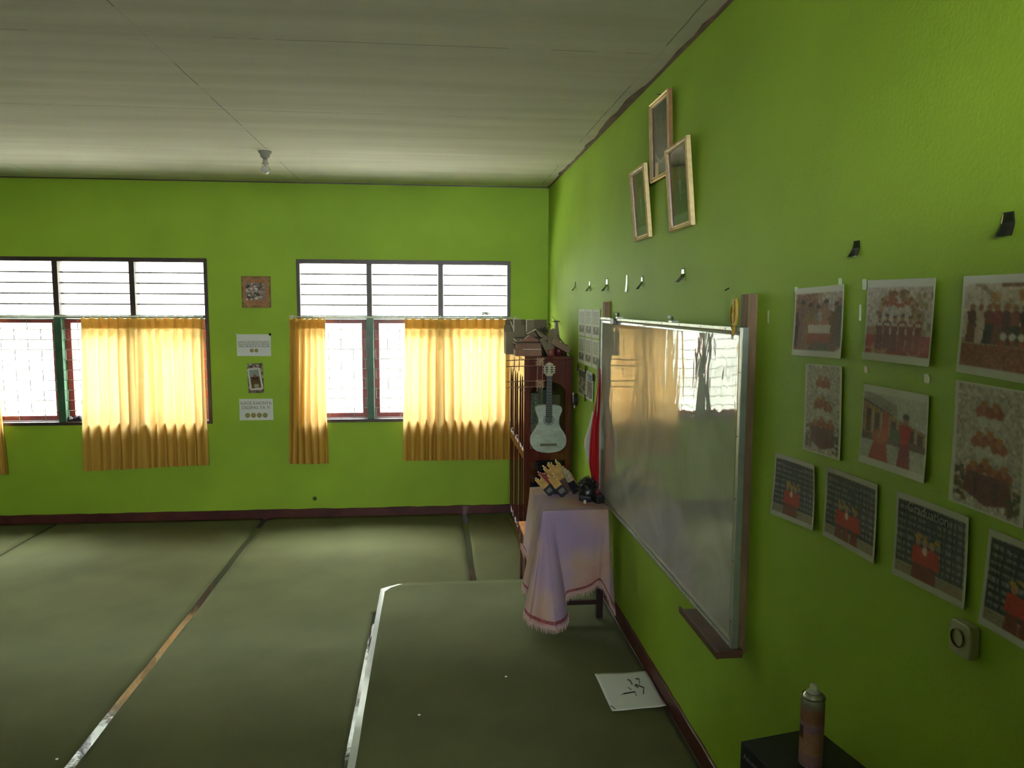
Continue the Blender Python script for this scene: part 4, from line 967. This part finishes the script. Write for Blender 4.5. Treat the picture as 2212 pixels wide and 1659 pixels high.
bm = nb(); prism(bm, [(.745, T+.116), (.815, T+.175), (.93, T+.116)], 6.58, 6.60, 'y'); obj('gable', bm, CARDB, t)
bm = nb(); tube(bm, [(.785, 6.518, T+.183), (.868, 6.518, T+.226)], .004, 4); tube(bm, [(.78, 6.56, T+.145), (.812, 6.56, T+.172)], .004, 4); obj('roof_edge', bm, CARDE, t)
# cardboard strips and tubes
def strip_(c, s, rot, label, m_=CARD, name='cardboard_strip'): return rbox(name, c, s, rot, m_, label, 'cardboard', 'cardboard offcuts piled on the cabinet top')
strip_((.945, 6.46, T+.080), (.045, .05, .155), (0, -.50, 0), 'pale card strip leaning against the brown wooden box')
strip_((.985, 6.47, T+.115), (.040, .008, .22), (0, .05, .2), 'upright pointed card strip behind the red cup')
strip_((1.012, 6.50, T+.125), (.05, .010, .21), (.05, .22, -.3), 'tall card strip leaning right, beside the pointed one')
t = empty('cardboard_tube', (1.10, 6.50, T), 'long tan cardboard box tube slanting down to the right wall', 'cardboard')
M = Matrix.Translation((1.088, 6.475, T+.079)) @ Matrix.Rotation(.52, 4, 'Y')
bm = nb(); box(bm, -.105, .075, -.03, .03, -.026, .026, M=M); obj('tube', bm, mat('tan_card', (.20, .14, .08)), t, bevel=.002)
bm = nb(); box(bm, .0755, .079, -.026, .026, -.022, .022, M=M); obj('open_end', bm, mat('dark_hollow', (.03, .022, .012), .9), t)
bm = nb(); lathe(bm, [(0, 0), (.030, 0), (.038, .055), (.034, .055), (.028, .006), (0, .006)], (.985, 6.455, T), 20); tag(obj('cup', bm, mat('pinkish_red_plastic', (.24, .07, .05), .4, var=.2, scale=20), smooth=True), 'small reddish cup under the card strips on the cabinet top', 'cup')
bm = nb(); lathe(bm, [(0, 0), (.034, 0), (.036, .07), (0, .07)], (1.075, 6.56, T), 18); 
tag(obj('cup', bm, mat('dark_red_plastic', (.10, .018, .016), .35), smooth=True), 'dark red cup behind the reddish one, beneath the cardboard tube', 'cup')
# stick tower
t = empty('stick_tower', (1.05, 6.62, T), 'tapering wooden stick tower on the cabinet top, tallest of the clutter', 'craft model')
bm = nb(); prism(bm, [(1.030, T), (1.108, T), (1.072, T+.285), (1.048, T+.285)], 6.60, 6.64, 'y'); obj('tapered_column', bm, CARD, t, bevel=.001)
bm = nb(); prism(bm, [(1.028, T+.09), (1.036, T+.09), (1.050, T+.28), (1.043, T+.28)], 6.592, 6.598, 'y'); obj('white_edge', bm, CARDE, t)
bm = nb(); box(bm, 1.036, 1.086, 6.595, 6.645, T+.285, T+.295); tube(bm, [(1.058, 6.62, T+.29), (1.020, 6.62, T+.335)], .003, 5); obj('cap', bm, mat('dark_stick', (.06, .05, .02), .6), t)
bm = nb(); tube(bm, [(1.04, 6.585, T+.20), (1.13, 6.585, T+.09), (1.175, 6.585, T+.03)], .006, 6); tube(bm, [(1.02, 6.59, T+.22), (1.15, 6.59, T+.06)], .004, 6); obj('slanting_stick', bm, mat('olive_stick', (.12, .09, .025), .6), t)
# pinwheel of dark sticks
t = empty('twig_model', (.955, 6.62, T), 'dark criss-cross stick figure on the cabinet top behind the card roof', 'craft model')
bm = nb()
for k in range(9):
    a = k*.7; tube(bm, [(.95, 6.62, T+.215), (.95+.055*math.cos(a), 6.62+.01*math.sin(a*3), T+.215+.030*math.sin(a))], .004, 5)
tube(bm, [(.95, 6.62, T), (.95, 6.62, T+.215)], .005, 5); tube(bm, [(.97, 6.62, T), (.965, 6.62, T+.18)], .004, 5); tube(bm, [(.955, 6.62, T+.215), (1.015, 6.62, T+.25)], .003, 5)
obj('sticks', bm, mat('blackish_stick', (.03, .028, .012), .6), t)
bm = nb(); tube(bm, [(1.005, 6.63, T), (1.000, 6.63, T+.255)], .007, 8); tag(obj('brush', bm, mat('olive_yellow_stick', (.22, .18, .06), .6)), 'upright olive stick with red tip holder on the cabinet top', 'stick')
bm = nb(); lathe(bm, [(0, 0), (.013, .002), (.014, .010), (0, .016)], (1.000, 6.63, T+.2555), 12); tag(obj('red_cap', bm, mat('dark_red_plastic', (.10, .018, .016))), 'small dark red cap on top of the olive stick', 'cap')
rbox('dark_bag', (1.135, 6.68, T+.045), (.07, .08, .09), (0, .1, .2), mat('olive_brown_cloth', (.05, .042, .018), .8), 'small dark bag at the wall end of the cabinet top', 'bag', bev=.02)

# ================================================================== TABLE WITH CLOTH
TZ = .915; tx0, tx1, ty0, ty1 = .69, 1.112, 4.745, 5.39
t = empty('table', ((tx0+tx1)/2, (ty0+ty1)/2, PZ), 'small dark wooden table under the pink tablecloth', 'table')
DW = mat('dark_table_wood', (.022, .010, .008), .6, spec=.2)
obj('tabletop', bx(tx0, tx1, ty0, ty1, TZ-.03, TZ-.004), DW, t)
for x in (tx0+.02, tx1-.06):
    for y in (ty0+.02, ty1-.06): obj('leg', bx(x, x+.04, y, y+.04, PZ+.006, TZ-.03), DW, t)
obj('stretcher', bx(tx0+.06, tx1-.06, ty0+.03, ty0+.05, PZ+.10, PZ+.13), DW, t)
cl = empty('tablecloth', ((tx0+tx1)/2, (ty0+ty1)/2, TZ), 'pink fringed tablecloth draped over the small table, one corner reaching the platform', 'tablecloth')
cm_ = mat('pink_tie_dye_cloth', (.46, .30, .31), .8, bump=.25, bscale=120)
n = cm_.node_tree.nodes; L = cm_.node_tree.links; b = n['Principled BSDF']
ge = n.new('ShaderNodeNewGeometry'); ns = n.new('ShaderNodeTexNoise'); ns.inputs['Scale'].default_value = 3.2; ns.inputs['Detail'].default_value = 1.5; L.new(ge.outputs['Position'], ns.inputs['Vector'])
cr = n.new('ShaderNodeValToRGB'); E_ = cr.color_ramp.elements; E_[0].position = .30; E_[0].color = (.27, .20, .30, 1); E_[1].position = .72; E_[1].color = (.36, .13, .14, 1)
for pos, c in ((.42, (.32, .22, .28)), (.50, (.36, .25, .24)), (.60, (.38, .25, .19))):
    e = cr.color_ramp.elements.new(pos); e.color = (*c, 1)
L.new(ns.outputs['Fac'], cr.inputs[0]); L.new(cr.outputs[0], b.inputs['Base Color'])
HEM = mat('red_lace_band', (.20, .05, .05), .8, var=.85, scale=150)
FRI = mat('pale_pink_fringe', (.38, .25, .22), .8)
# perimeter of the drape: (top x, y) -> (bottom x, y, z)
e_ = .008
ctl = [((tx0-e_, ty1), (.655, 5.36, .45)), ((tx0-e_, 5.22), (.640, 5.20, .42)), ((tx0-e_, 5.05), (.612, 5.02, .38)), ((tx0-e_, 4.90), (.600, 4.86, .33)), ((tx0-e_, 4.80), (.590, 4.745, .305)),
       ((tx0-e_+.002, 4.752), (.555, 4.66, .265)), ((tx0-.004, ty0-.004), (.590, 4.60, .215)), ((tx0, ty0-e_), (.665, 4.545, .200)), ((tx0+.01, ty0-e_), (.755, 4.56, .185)), ((tx0+.03, ty0-e_), (.845, 4.63, .205)), ((tx0+.07, ty0-e_), (.835, 4.70, .300)),
       ((tx0+.14, ty0-e_), (.845, 4.705, .345)), ((tx0+.22, ty0-e_), (.935, 4.700, .360)), ((tx0+.30, ty0-e_), (1.00, 4.695, .400)), ((tx0+.36, ty0-e_), (1.045, 4.690, .430)),
       ((tx0+.40, ty0-e_), (1.075, 4.690, .400)), ((tx1-.004, ty0-e_), (1.125, 4.680, .285)), ((tx1+.002, ty0-.002), (1.165, 4.70, .225)), ((tx1+e_, 4.80), (1.150, 4.80, .26)), ((tx1+e_, 5.0), (1.145, 5.0, .30))]
def cs_(u, A):
    s = u*(len(A)-1); i = min(int(s), len(A)-2); f = s-i
    P = [A[max(0, min(len(A)-1, i+k))] for k in (-1, 0, 1, 2)]
    return [0.5*((2*P[1][d])+(-P[0][d]+P[2][d])*f+(2*P[0][d]-5*P[1][d]+4*P[2][d]-P[3][d])*f*f+(-P[0][d]+3*P[1][d]-3*P[2][d]+P[3][d])*f**3) for d in range(len(P[0]))]
def lin_(u, A):
    s = u*(len(A)-1); i = min(int(s), len(A)-2); f = s-i; return [A[i][d]*(1-f)+A[i+1][d]*f for d in range(len(A[0]))]
TOPS = [c[0] for c in ctl]; BOTS = [c[1] for c in ctl]
def dr(u, v):
    a = lin_(u, TOPS); c = cs_(u, BOTS); k = v
    x = a[0]+(c[0]-a[0])*k; y = a[1]+(c[1]-a[1])*k; z = TZ+(c[2]-TZ)*v
    fo = (.024*math.sin(u*46+1.2*v)+.010*math.sin(u*83+v*3))*v**.8*(1 if u < .42 else .35)
    k_ = min(1, max(0, (u-.22)/.08)); x -= fo*(1-k_)-fo*.15*k_; y -= fo*k_
    if v < .06: z = TZ+.0*v+(c[2]-TZ)*v*v/.06
    return Vector((min(x, W-.03), y, max(z, PZ+.014)))
bm = nb(); g = sheetgrid(bm, lambda u, v: dr(u, v*.957), 190, 52)
tgrid = sheetgrid(bm, lambda u, v: Vector((tx0-e_+(tx1-tx0+2*e_)*u, ty0-e_+(ty1-ty0+e_)*v, TZ+.0015*math.sin(u*14+v*5)+.002*math.sin(v*23))), 24, 30)
bmesh.ops.remove_doubles(bm, verts=bm.verts, dist=.002)
obj('cloth', bm, cm_, cl, smooth=True)
bm = nb(); sheetgrid(bm, lambda u, v: dr(u, .908+v*.030)+Vector((0, -.002, 0)), 190, 3); obj('lace_band', bm, HEM, cl, smooth=True)
bm = nb(); sheetgrid(bm, lambda u, v: dr(u, .955+v*.02), 190, 2)
for k in range(420):
    u = k/419; p0 = dr(u, .972); l = R.uniform(.022, .042)
    if p0.z - l < PZ+.012: l = max(.004, p0.z-PZ-.012)
    p1 = p0+Vector((R.uniform(-.006, .006), R.uniform(-.010, .004), -l)); tube(bm, [p0, (p0+p1)/2+Vector((R.uniform(-.002, .002), 0, 0)), p1], .0022, 4, r2=.0008)
f_ = obj('fringe', bm, FRI, cl); f_['kind'] = 'stuff'

# stool behind the platform
t = empty('wooden_stool', (.86, 5.86, 0), 'low orange-brown wooden stool half hidden behind the tablecloth', 'stool')
OW = mat('orange_wood', (.42, .15, .03), .65, var=.2, scale=10, spec=.15)
obj('seat', bx(.672, 1.10, 5.66, 6.03, .452, .478), OW, t, bevel=.003)
for x in (.682, 1.055):
    for y in (5.672, 5.985): obj('leg', bx(x, x+.035, y, y+.035, .012, .452), mat('brown_stool_wood', (.10, .04, .02), .5), t)
obj('side_slat', bx(.684, .694, 5.71, 5.985, .26, .31), mat('pale_slat', (.30, .17, .12), .6), t)
obj('side_panel', bx(.700, .708, 5.71, 5.985, .02, .452), mat('brown_stool_wood', (.10, .04, .02)), t)

# ================================================================== THINGS ON THE TABLE
def bundle(cx, cy, ang, yaw_, n_, w, h, cu, cl_, label, sleeve=None, hh=.45):
    """slats standing in a dark sleeve, leaning to the left"""
    t = empty('slat_bundle', (cx, cy, TZ), label, 'slat bundle', 'leaning slat bundles on the table')
    M = Matrix.Translation((cx, cy, TZ+.010)) @ Matrix.Rotation(yaw_, 4, 'Z') @ Matrix.Rotation(ang, 4, 'Y')
    r = random.Random(int(cx*1000)); bm = nb()
    for k in range(n_):
        x = -w/2+w*(k+.5)/n_; hz = h*r.uniform(.92, 1.03)+.02*math.sin(k)
        box(bm, x-w/n_*.47, x+w/n_*.47, -.011+r.uniform(-.004, .004), .011+r.uniform(-.004, .004), h*hh, hz, M=M)
    obj('slats', bm, cu, t)
    bm = nb(); box(bm, -w/2-.003, w/2+.003, -.016, .016, .0, h*hh+.004, M=M); obj('sleeve', bm, cl_, t, bevel=.003)
    if sleeve:
        bm = nb(); box(bm, -w/2+.010, w/2-.006, -.0175, -.0164, h*.16, h*hh*.80, M=M); obj('label_patch', bm, sleeve, t)
YS = mat('yellow_wood_slat', (.42, .26, .055), .5, var=.25, scale=40); RS = mat('dark_red_slat', (.22, .022, .018), .5, var=.3, scale=40); GSL = mat('pale_olive_slat', (.30, .26, .13), .5, var=.3, scale=40)
LG = mat('grey_label', (.11, .11, .10), .5)
bundle(.806, 5.13, -.72, .05, 8, .052, .150, YS, BLACK, 'yellow slat bundle leaning farthest left on the table', LG)
bundle(.848, 5.16, -.70, .05, 5, .045, .185, RS, BLACK, 'dark red slat bundle between the yellow ones')
bundle(.885, 5.09, -.62, .05, 9, .056, .165, YS, BLACK, 'yellow slat bundle with a pale grey label patch, in front', LG)
bundle(.898, 5.23, -.60, .05, 10, .062, .215, YS, BLACK, 'tall yellow slat bundle behind the labelled one')
bundle(.940, 5.20, -.50, .05, 11, .068, .230, YS, mat('brown_sleeve', (.06, .03, .012), .5), 'tallest yellow slat bundle in the middle of the table')
bundle(.980, 5.16, -.48, .05, 5, .045, .195, GSL, mat('shiny_black_sleeve', (.02, .02, .024), .08), 'olive slat bundle in a shiny black sleeve')
bm = nb(); M = Matrix.Translation((.985, 5.28, TZ+.004)) @ Matrix.Rotation(-.35, 4, 'Y'); prism(bm, [(-.035, 0), (.04, 0), (.02, .12), (-.045, .20)], 0, .01, 'y')
tag(obj('card_wedge', bm, mat('orange_brown_card', (.28, .12, .05), .6), M=M), 'orange-brown pointed card standing behind the slat bundles', 'cardboard')
# dark frilly heap
t = empty('frilly_ribbon_bunch', (1.03, 5.02, TZ), 'bushy black frilly ribbon bunch on the table beside the flag', 'ribbon bunch')
bm = nb()
for k in range(700):
    a = R.uniform(0, 2*PI); el = R.uniform(.1, 1.4); d = Vector((math.cos(a)*math.cos(el)*.75, math.sin(a)*math.cos(el)*.6, math.sin(el)*.95)); r_ = R.uniform(.05, .115); c0 = Vector((1.030, 5.02, TZ+.050))
    p0 = c0+d*r_*.5; p1 = c0+d*r_; e1 = p1+Vector((R.uniform(-.015, .015), R.uniform(-.015, .015), R.uniform(-.012, .012))); p1.z = max(p1.z, TZ+.008); e1.z = max(e1.z, TZ+.006); p0.z = max(p0.z, TZ+.008)
    tube(bm, [p0, p1, e1], .0030, 4, flat=.4, mi=1 if R.random() < .13 else 0)
obj('frills', bm, [mat('black_ribbon', (.012, .013, .011), .35), mat('grey_ribbon', (.14, .13, .12), .4)], t)['kind'] = 'stuff'
bm = nb(); lathe(bm, [(0, .004), (.050, .006), (.060, .03), (.045, .09), (0, .12)], (1.030, 5.02, TZ), 18); obj('core', bm, BLACK, t, smooth=True)
for k in range(9):
    pass
rbox('black_box', (1.08, 4.90, TZ+.026), (.06, .07, .045), (0, 0, .3), BLACK, 'small black box at the right front of the ribbon bunch', 'box', bev=.004)
rbox('black_bag', (1.000, 4.93, TZ+.026), (.09, .05, .045), (0, .1, -.3), mat('dark_navy_plastic', (.012, .014, .024), .25), 'dark navy pouch in front of the slat bundles', 'pouch', bev=.015)
bm = nb(); lathe(bm, [(0, 0), (.009, .002), (.009, .022), (0, .026)], (.985, 4.88, TZ+.003), 12); tag(obj('bottle_cap', bm, mat('pale_green_plastic', (.45, .50, .36), .4)), 'tiny pale green cap on the cloth before the ribbon bunch', 'cap')

# ================================================================== FLAG
t = empty('flag', (1.10, 5.08, TZ), 'red and white flag hanging from a short pole at the far end of the whiteboard', 'flag')
bm = nb(); tube(bm, [(1.112, 5.10, TZ+.03), (1.106, 5.10, 1.86)], .007, 10); obj('pole', bm, mat('grey_green_pole', (.28, .30, .24), .4, metal=.3), t, smooth=True)
bm = nb(); lathe(bm, [(0, 0), (.045, 0), (.045, .012), (.016, .025), (.014, .10), (0, .10)], (1.112, 5.10, TZ+.004), 20); obj('stand', bm, mat('dark_wood_stand', (.03, .012, .01), .5), t, smooth=True)
FR = mat('red_flag_cloth', (.40, .008, .010), .75, bump=.1, bscale=60); FW = mat('white_flag_cloth', (.55, .57, .50), .75)
def zed(v): return 1.80+(.905-1.80)*v
def fl(u, v):
    wl = [(0, .003), (.12, .014), (.30, .036), (.45, .050), (.6, .059), (.74, .066), (.84, .052), (.92, .034), (1, .034)]
    for (a, A_), (c, C_) in zip(wl, wl[1:]):
        if a <= v <= c: w_ = A_+(C_-A_)*(v-a)/(c-a); break
    x = 1.117-w_*(1-u)*1.06+.004*math.sin(v*9)
    return Vector((x, 5.085-.022*math.sin(u*7+v*2.5)-.006*math.sin(u*15), zed(v)))
bm = nb(); sheetgrid(bm, fl, 20, 44); obj('red_half', bm, FR, t, smooth=True, solid=.0015)
def flw(u, v):
    wl = [(0, .035), (.25, .058), (.5, .088), (.62, .088), (.8, .070), (1, .05)]
    for (a, A_), (c, C_) in zip(wl, wl[1:]):
        if a <= v <= c: w_ = A_+(C_-A_)*(v-a)/(c-a); break
    return Vector((1.112-w_*(1-u)*1.02, 5.112-.008*math.sin(u*6+v*3), zed(.33+.44*v)))
bm = nb(); sheetgrid(bm, flw, 14, 30); obj('white_half', bm, FW, t, smooth=True, solid=.0015)

# ================================================================== FLOOR PAPER, SPEAKER, SPRAY CAN, SCRAPS
pt = empty('paper_sheet', (1.03, 3.81, PZ), 'large white paper sheet with black strokes lying on the platform by the wall', 'paper sheet')
PQ = [(.879, 4.015), (1.172, 4.010), (1.172, 3.625), (.884, 3.608)]
def pf(u, v): x, y = bil(PQ, u, v); return Vector((x, y, PZ+.010+.006*(u**6)+.004*v**8+.0015*math.sin(v*7)+.0012*math.sin(u*9+v*3)))
bm = nb(); sheetgrid(bm, pf, 16, 20); obj('sheet', bm, PAPER, pt, smooth=True, solid=.0008)
bm = nb()
def mark(pts, r_=.0032): tube(bm, [pf(u, v)+Vector((0, 0, .0016)) for u, v in pts], r_, 5, flat=.3)
mark([(.56, .22), (.60, .25), (.60, .36)], .0045); mark([(.72, .22), (.78, .24), (.74, .37)], .004); mark([(.64, .39), (.68, .46)], .004); mark([(.66, .37), (.78, .47), (.72, .62)], .0045); mark([(.50, .42), (.54, .50)], .002)
mark([(.36, .58), (.58, .56), (.57, .66)], .0045); mark([(.30, .60), (.38, .58)], .0015)
mark([(.02, .86), (.07, .96)], .003)
obj('ink_strokes', bm, BLACK, pt)
for x, y, z, l in ((-1.84, 3.72, .0125, 'left carpet strip beside the tile gap'), (.384, 4.032, PZ+.004, 'platform carpet, right of its middle'), (-.087, 3.676, PZ+.004, 'platform carpet, near its left edge')):
    rbox('paper_scrap', (x, y, z+.004), (.012, .009, .003), (.2, .1, .5), PAPER, 'tiny white paper scrap on the '+l, 'paper scrap', 'paper scraps on the carpets', bev=0)
# speaker
t = empty('speaker', (1.02, 1.84, PZ), 'tall black loudspeaker standing at the bottom right, spray can on top', 'loudspeaker')
SM = Matrix.Translation((.855, 1.971, 0)) @ Matrix.Rotation(math.radians(11.3), 4, 'Z')
bm = nb(); box(bm, 0, .250, -.32, 0, PZ+.012, .999, M=SM); obj('enclosure', bm, mat('black_vinyl', (.008, .008, .010), .4, spec=.3), t, bevel=.003)
bm = nb(); box(bm, -.006, -.0005, -.31, -.01, PZ+.03, .88, M=SM); obj('grille_cloth', bm, mat('black_grille', (.006, .006, .007), .9), t)
tb = text_bm('Advance', .022, .0003); obj('lettering', tb, mat('silver_lettering', (.10, .10, .095), .5), t, M=SM @ Matrix.Translation((-.001, -.055, .966)) @ Matrix(((0, 0, -1, 0), (-1, 0, 0, 0), (0, 1, 0, 0), (0, 0, 0, 1))))
# spray can
cx, cy = .998, 1.848
t = empty('spray_can', (cx, cy, 1.0), 'pinkish spray can without cap standing on the black loudspeaker', 'spray can')
p = Pic(72, 60, (118, 88, 72)); p.noise(7, 3)
p.rect(0, 0, 1, .10, (96, 88, 72)); p.rect(0, .1, 1, .3, (106, 74, 54)); p.rect(0, .33, 1, .45, (112, 84, 92)); p.rect(0, .45, 1, .8, (122, 92, 66)); p.rect(0, .8, 1, 1, (112, 82, 82))
p.poly([(.50, .36), (.74, .42), (.74, .60), (.50, .56)], (44, 14, 20)); p.rect(.80, 0, .83, 1, (44, 36, 28)); p.ell(.62, .68, .05, .05, (140, 80, 24)); p.rect(.7, .82, .75, .95, (50, 34, 34)); p.ell(.6, .24, .02, .04, (90, 24, 24)); p.noise(6)
for k in range(4): p.rect(.52, .88+.02*k, .66, .888+.02*k, (90, 66, 66))
rr = .0305
o = picture('body', p, lambda u, v: Vector((cx+rr*math.cos(-2*PI*u*1.0139+.35), cy-rr*math.sin(2*PI*u*1.0139-.35), 1.0045+.172*(1-v))), t, solid=0)
for pl in o.data.polygons: pl.use_smooth = True
bm = nb(); lathe(bm, [(0, 1.0005), (.027, 1.0005), (.0305, 1.004), (.0305, 1.0045)], (cx, cy, 0), 40); obj('base_rim', bm, ALU, t, smooth=True)
bm = nb(); lathe(bm, [(.0305, 1.1765), (.0305, 1.190), (.0295, 1.192), (.0285, 1.188), (.0275, 1.190), (.022, 1.198), (.0165, 1.202), (0, 1.202)], (cx, cy, 0), 40); obj('shoulder', bm, mat('satin_tin', (.42, .42, .36), .25, metal=.7), t, smooth=True)
bm = nb(); lathe(bm, [(.0312, 1.1885), (.0316, 1.191), (.0304, 1.193), (.0300, 1.191)], (cx, cy, 0), 40); obj('seam_ring', bm, mat('dark_seam', (.03, .03, .025), .4), t, smooth=True)
bm = nb(); lathe(bm, [(.0165, 1.202), (.0172, 1.2045), (.0140, 1.2065), (.0100, 1.2070), (.0100, 1.2125), (.0085, 1.2230), (0, 1.2235)], (cx, cy, 0), 30); obj('nozzle', bm, mat('grey_cream_plastic', (.36, .37, .27), .5), t, smooth=True)
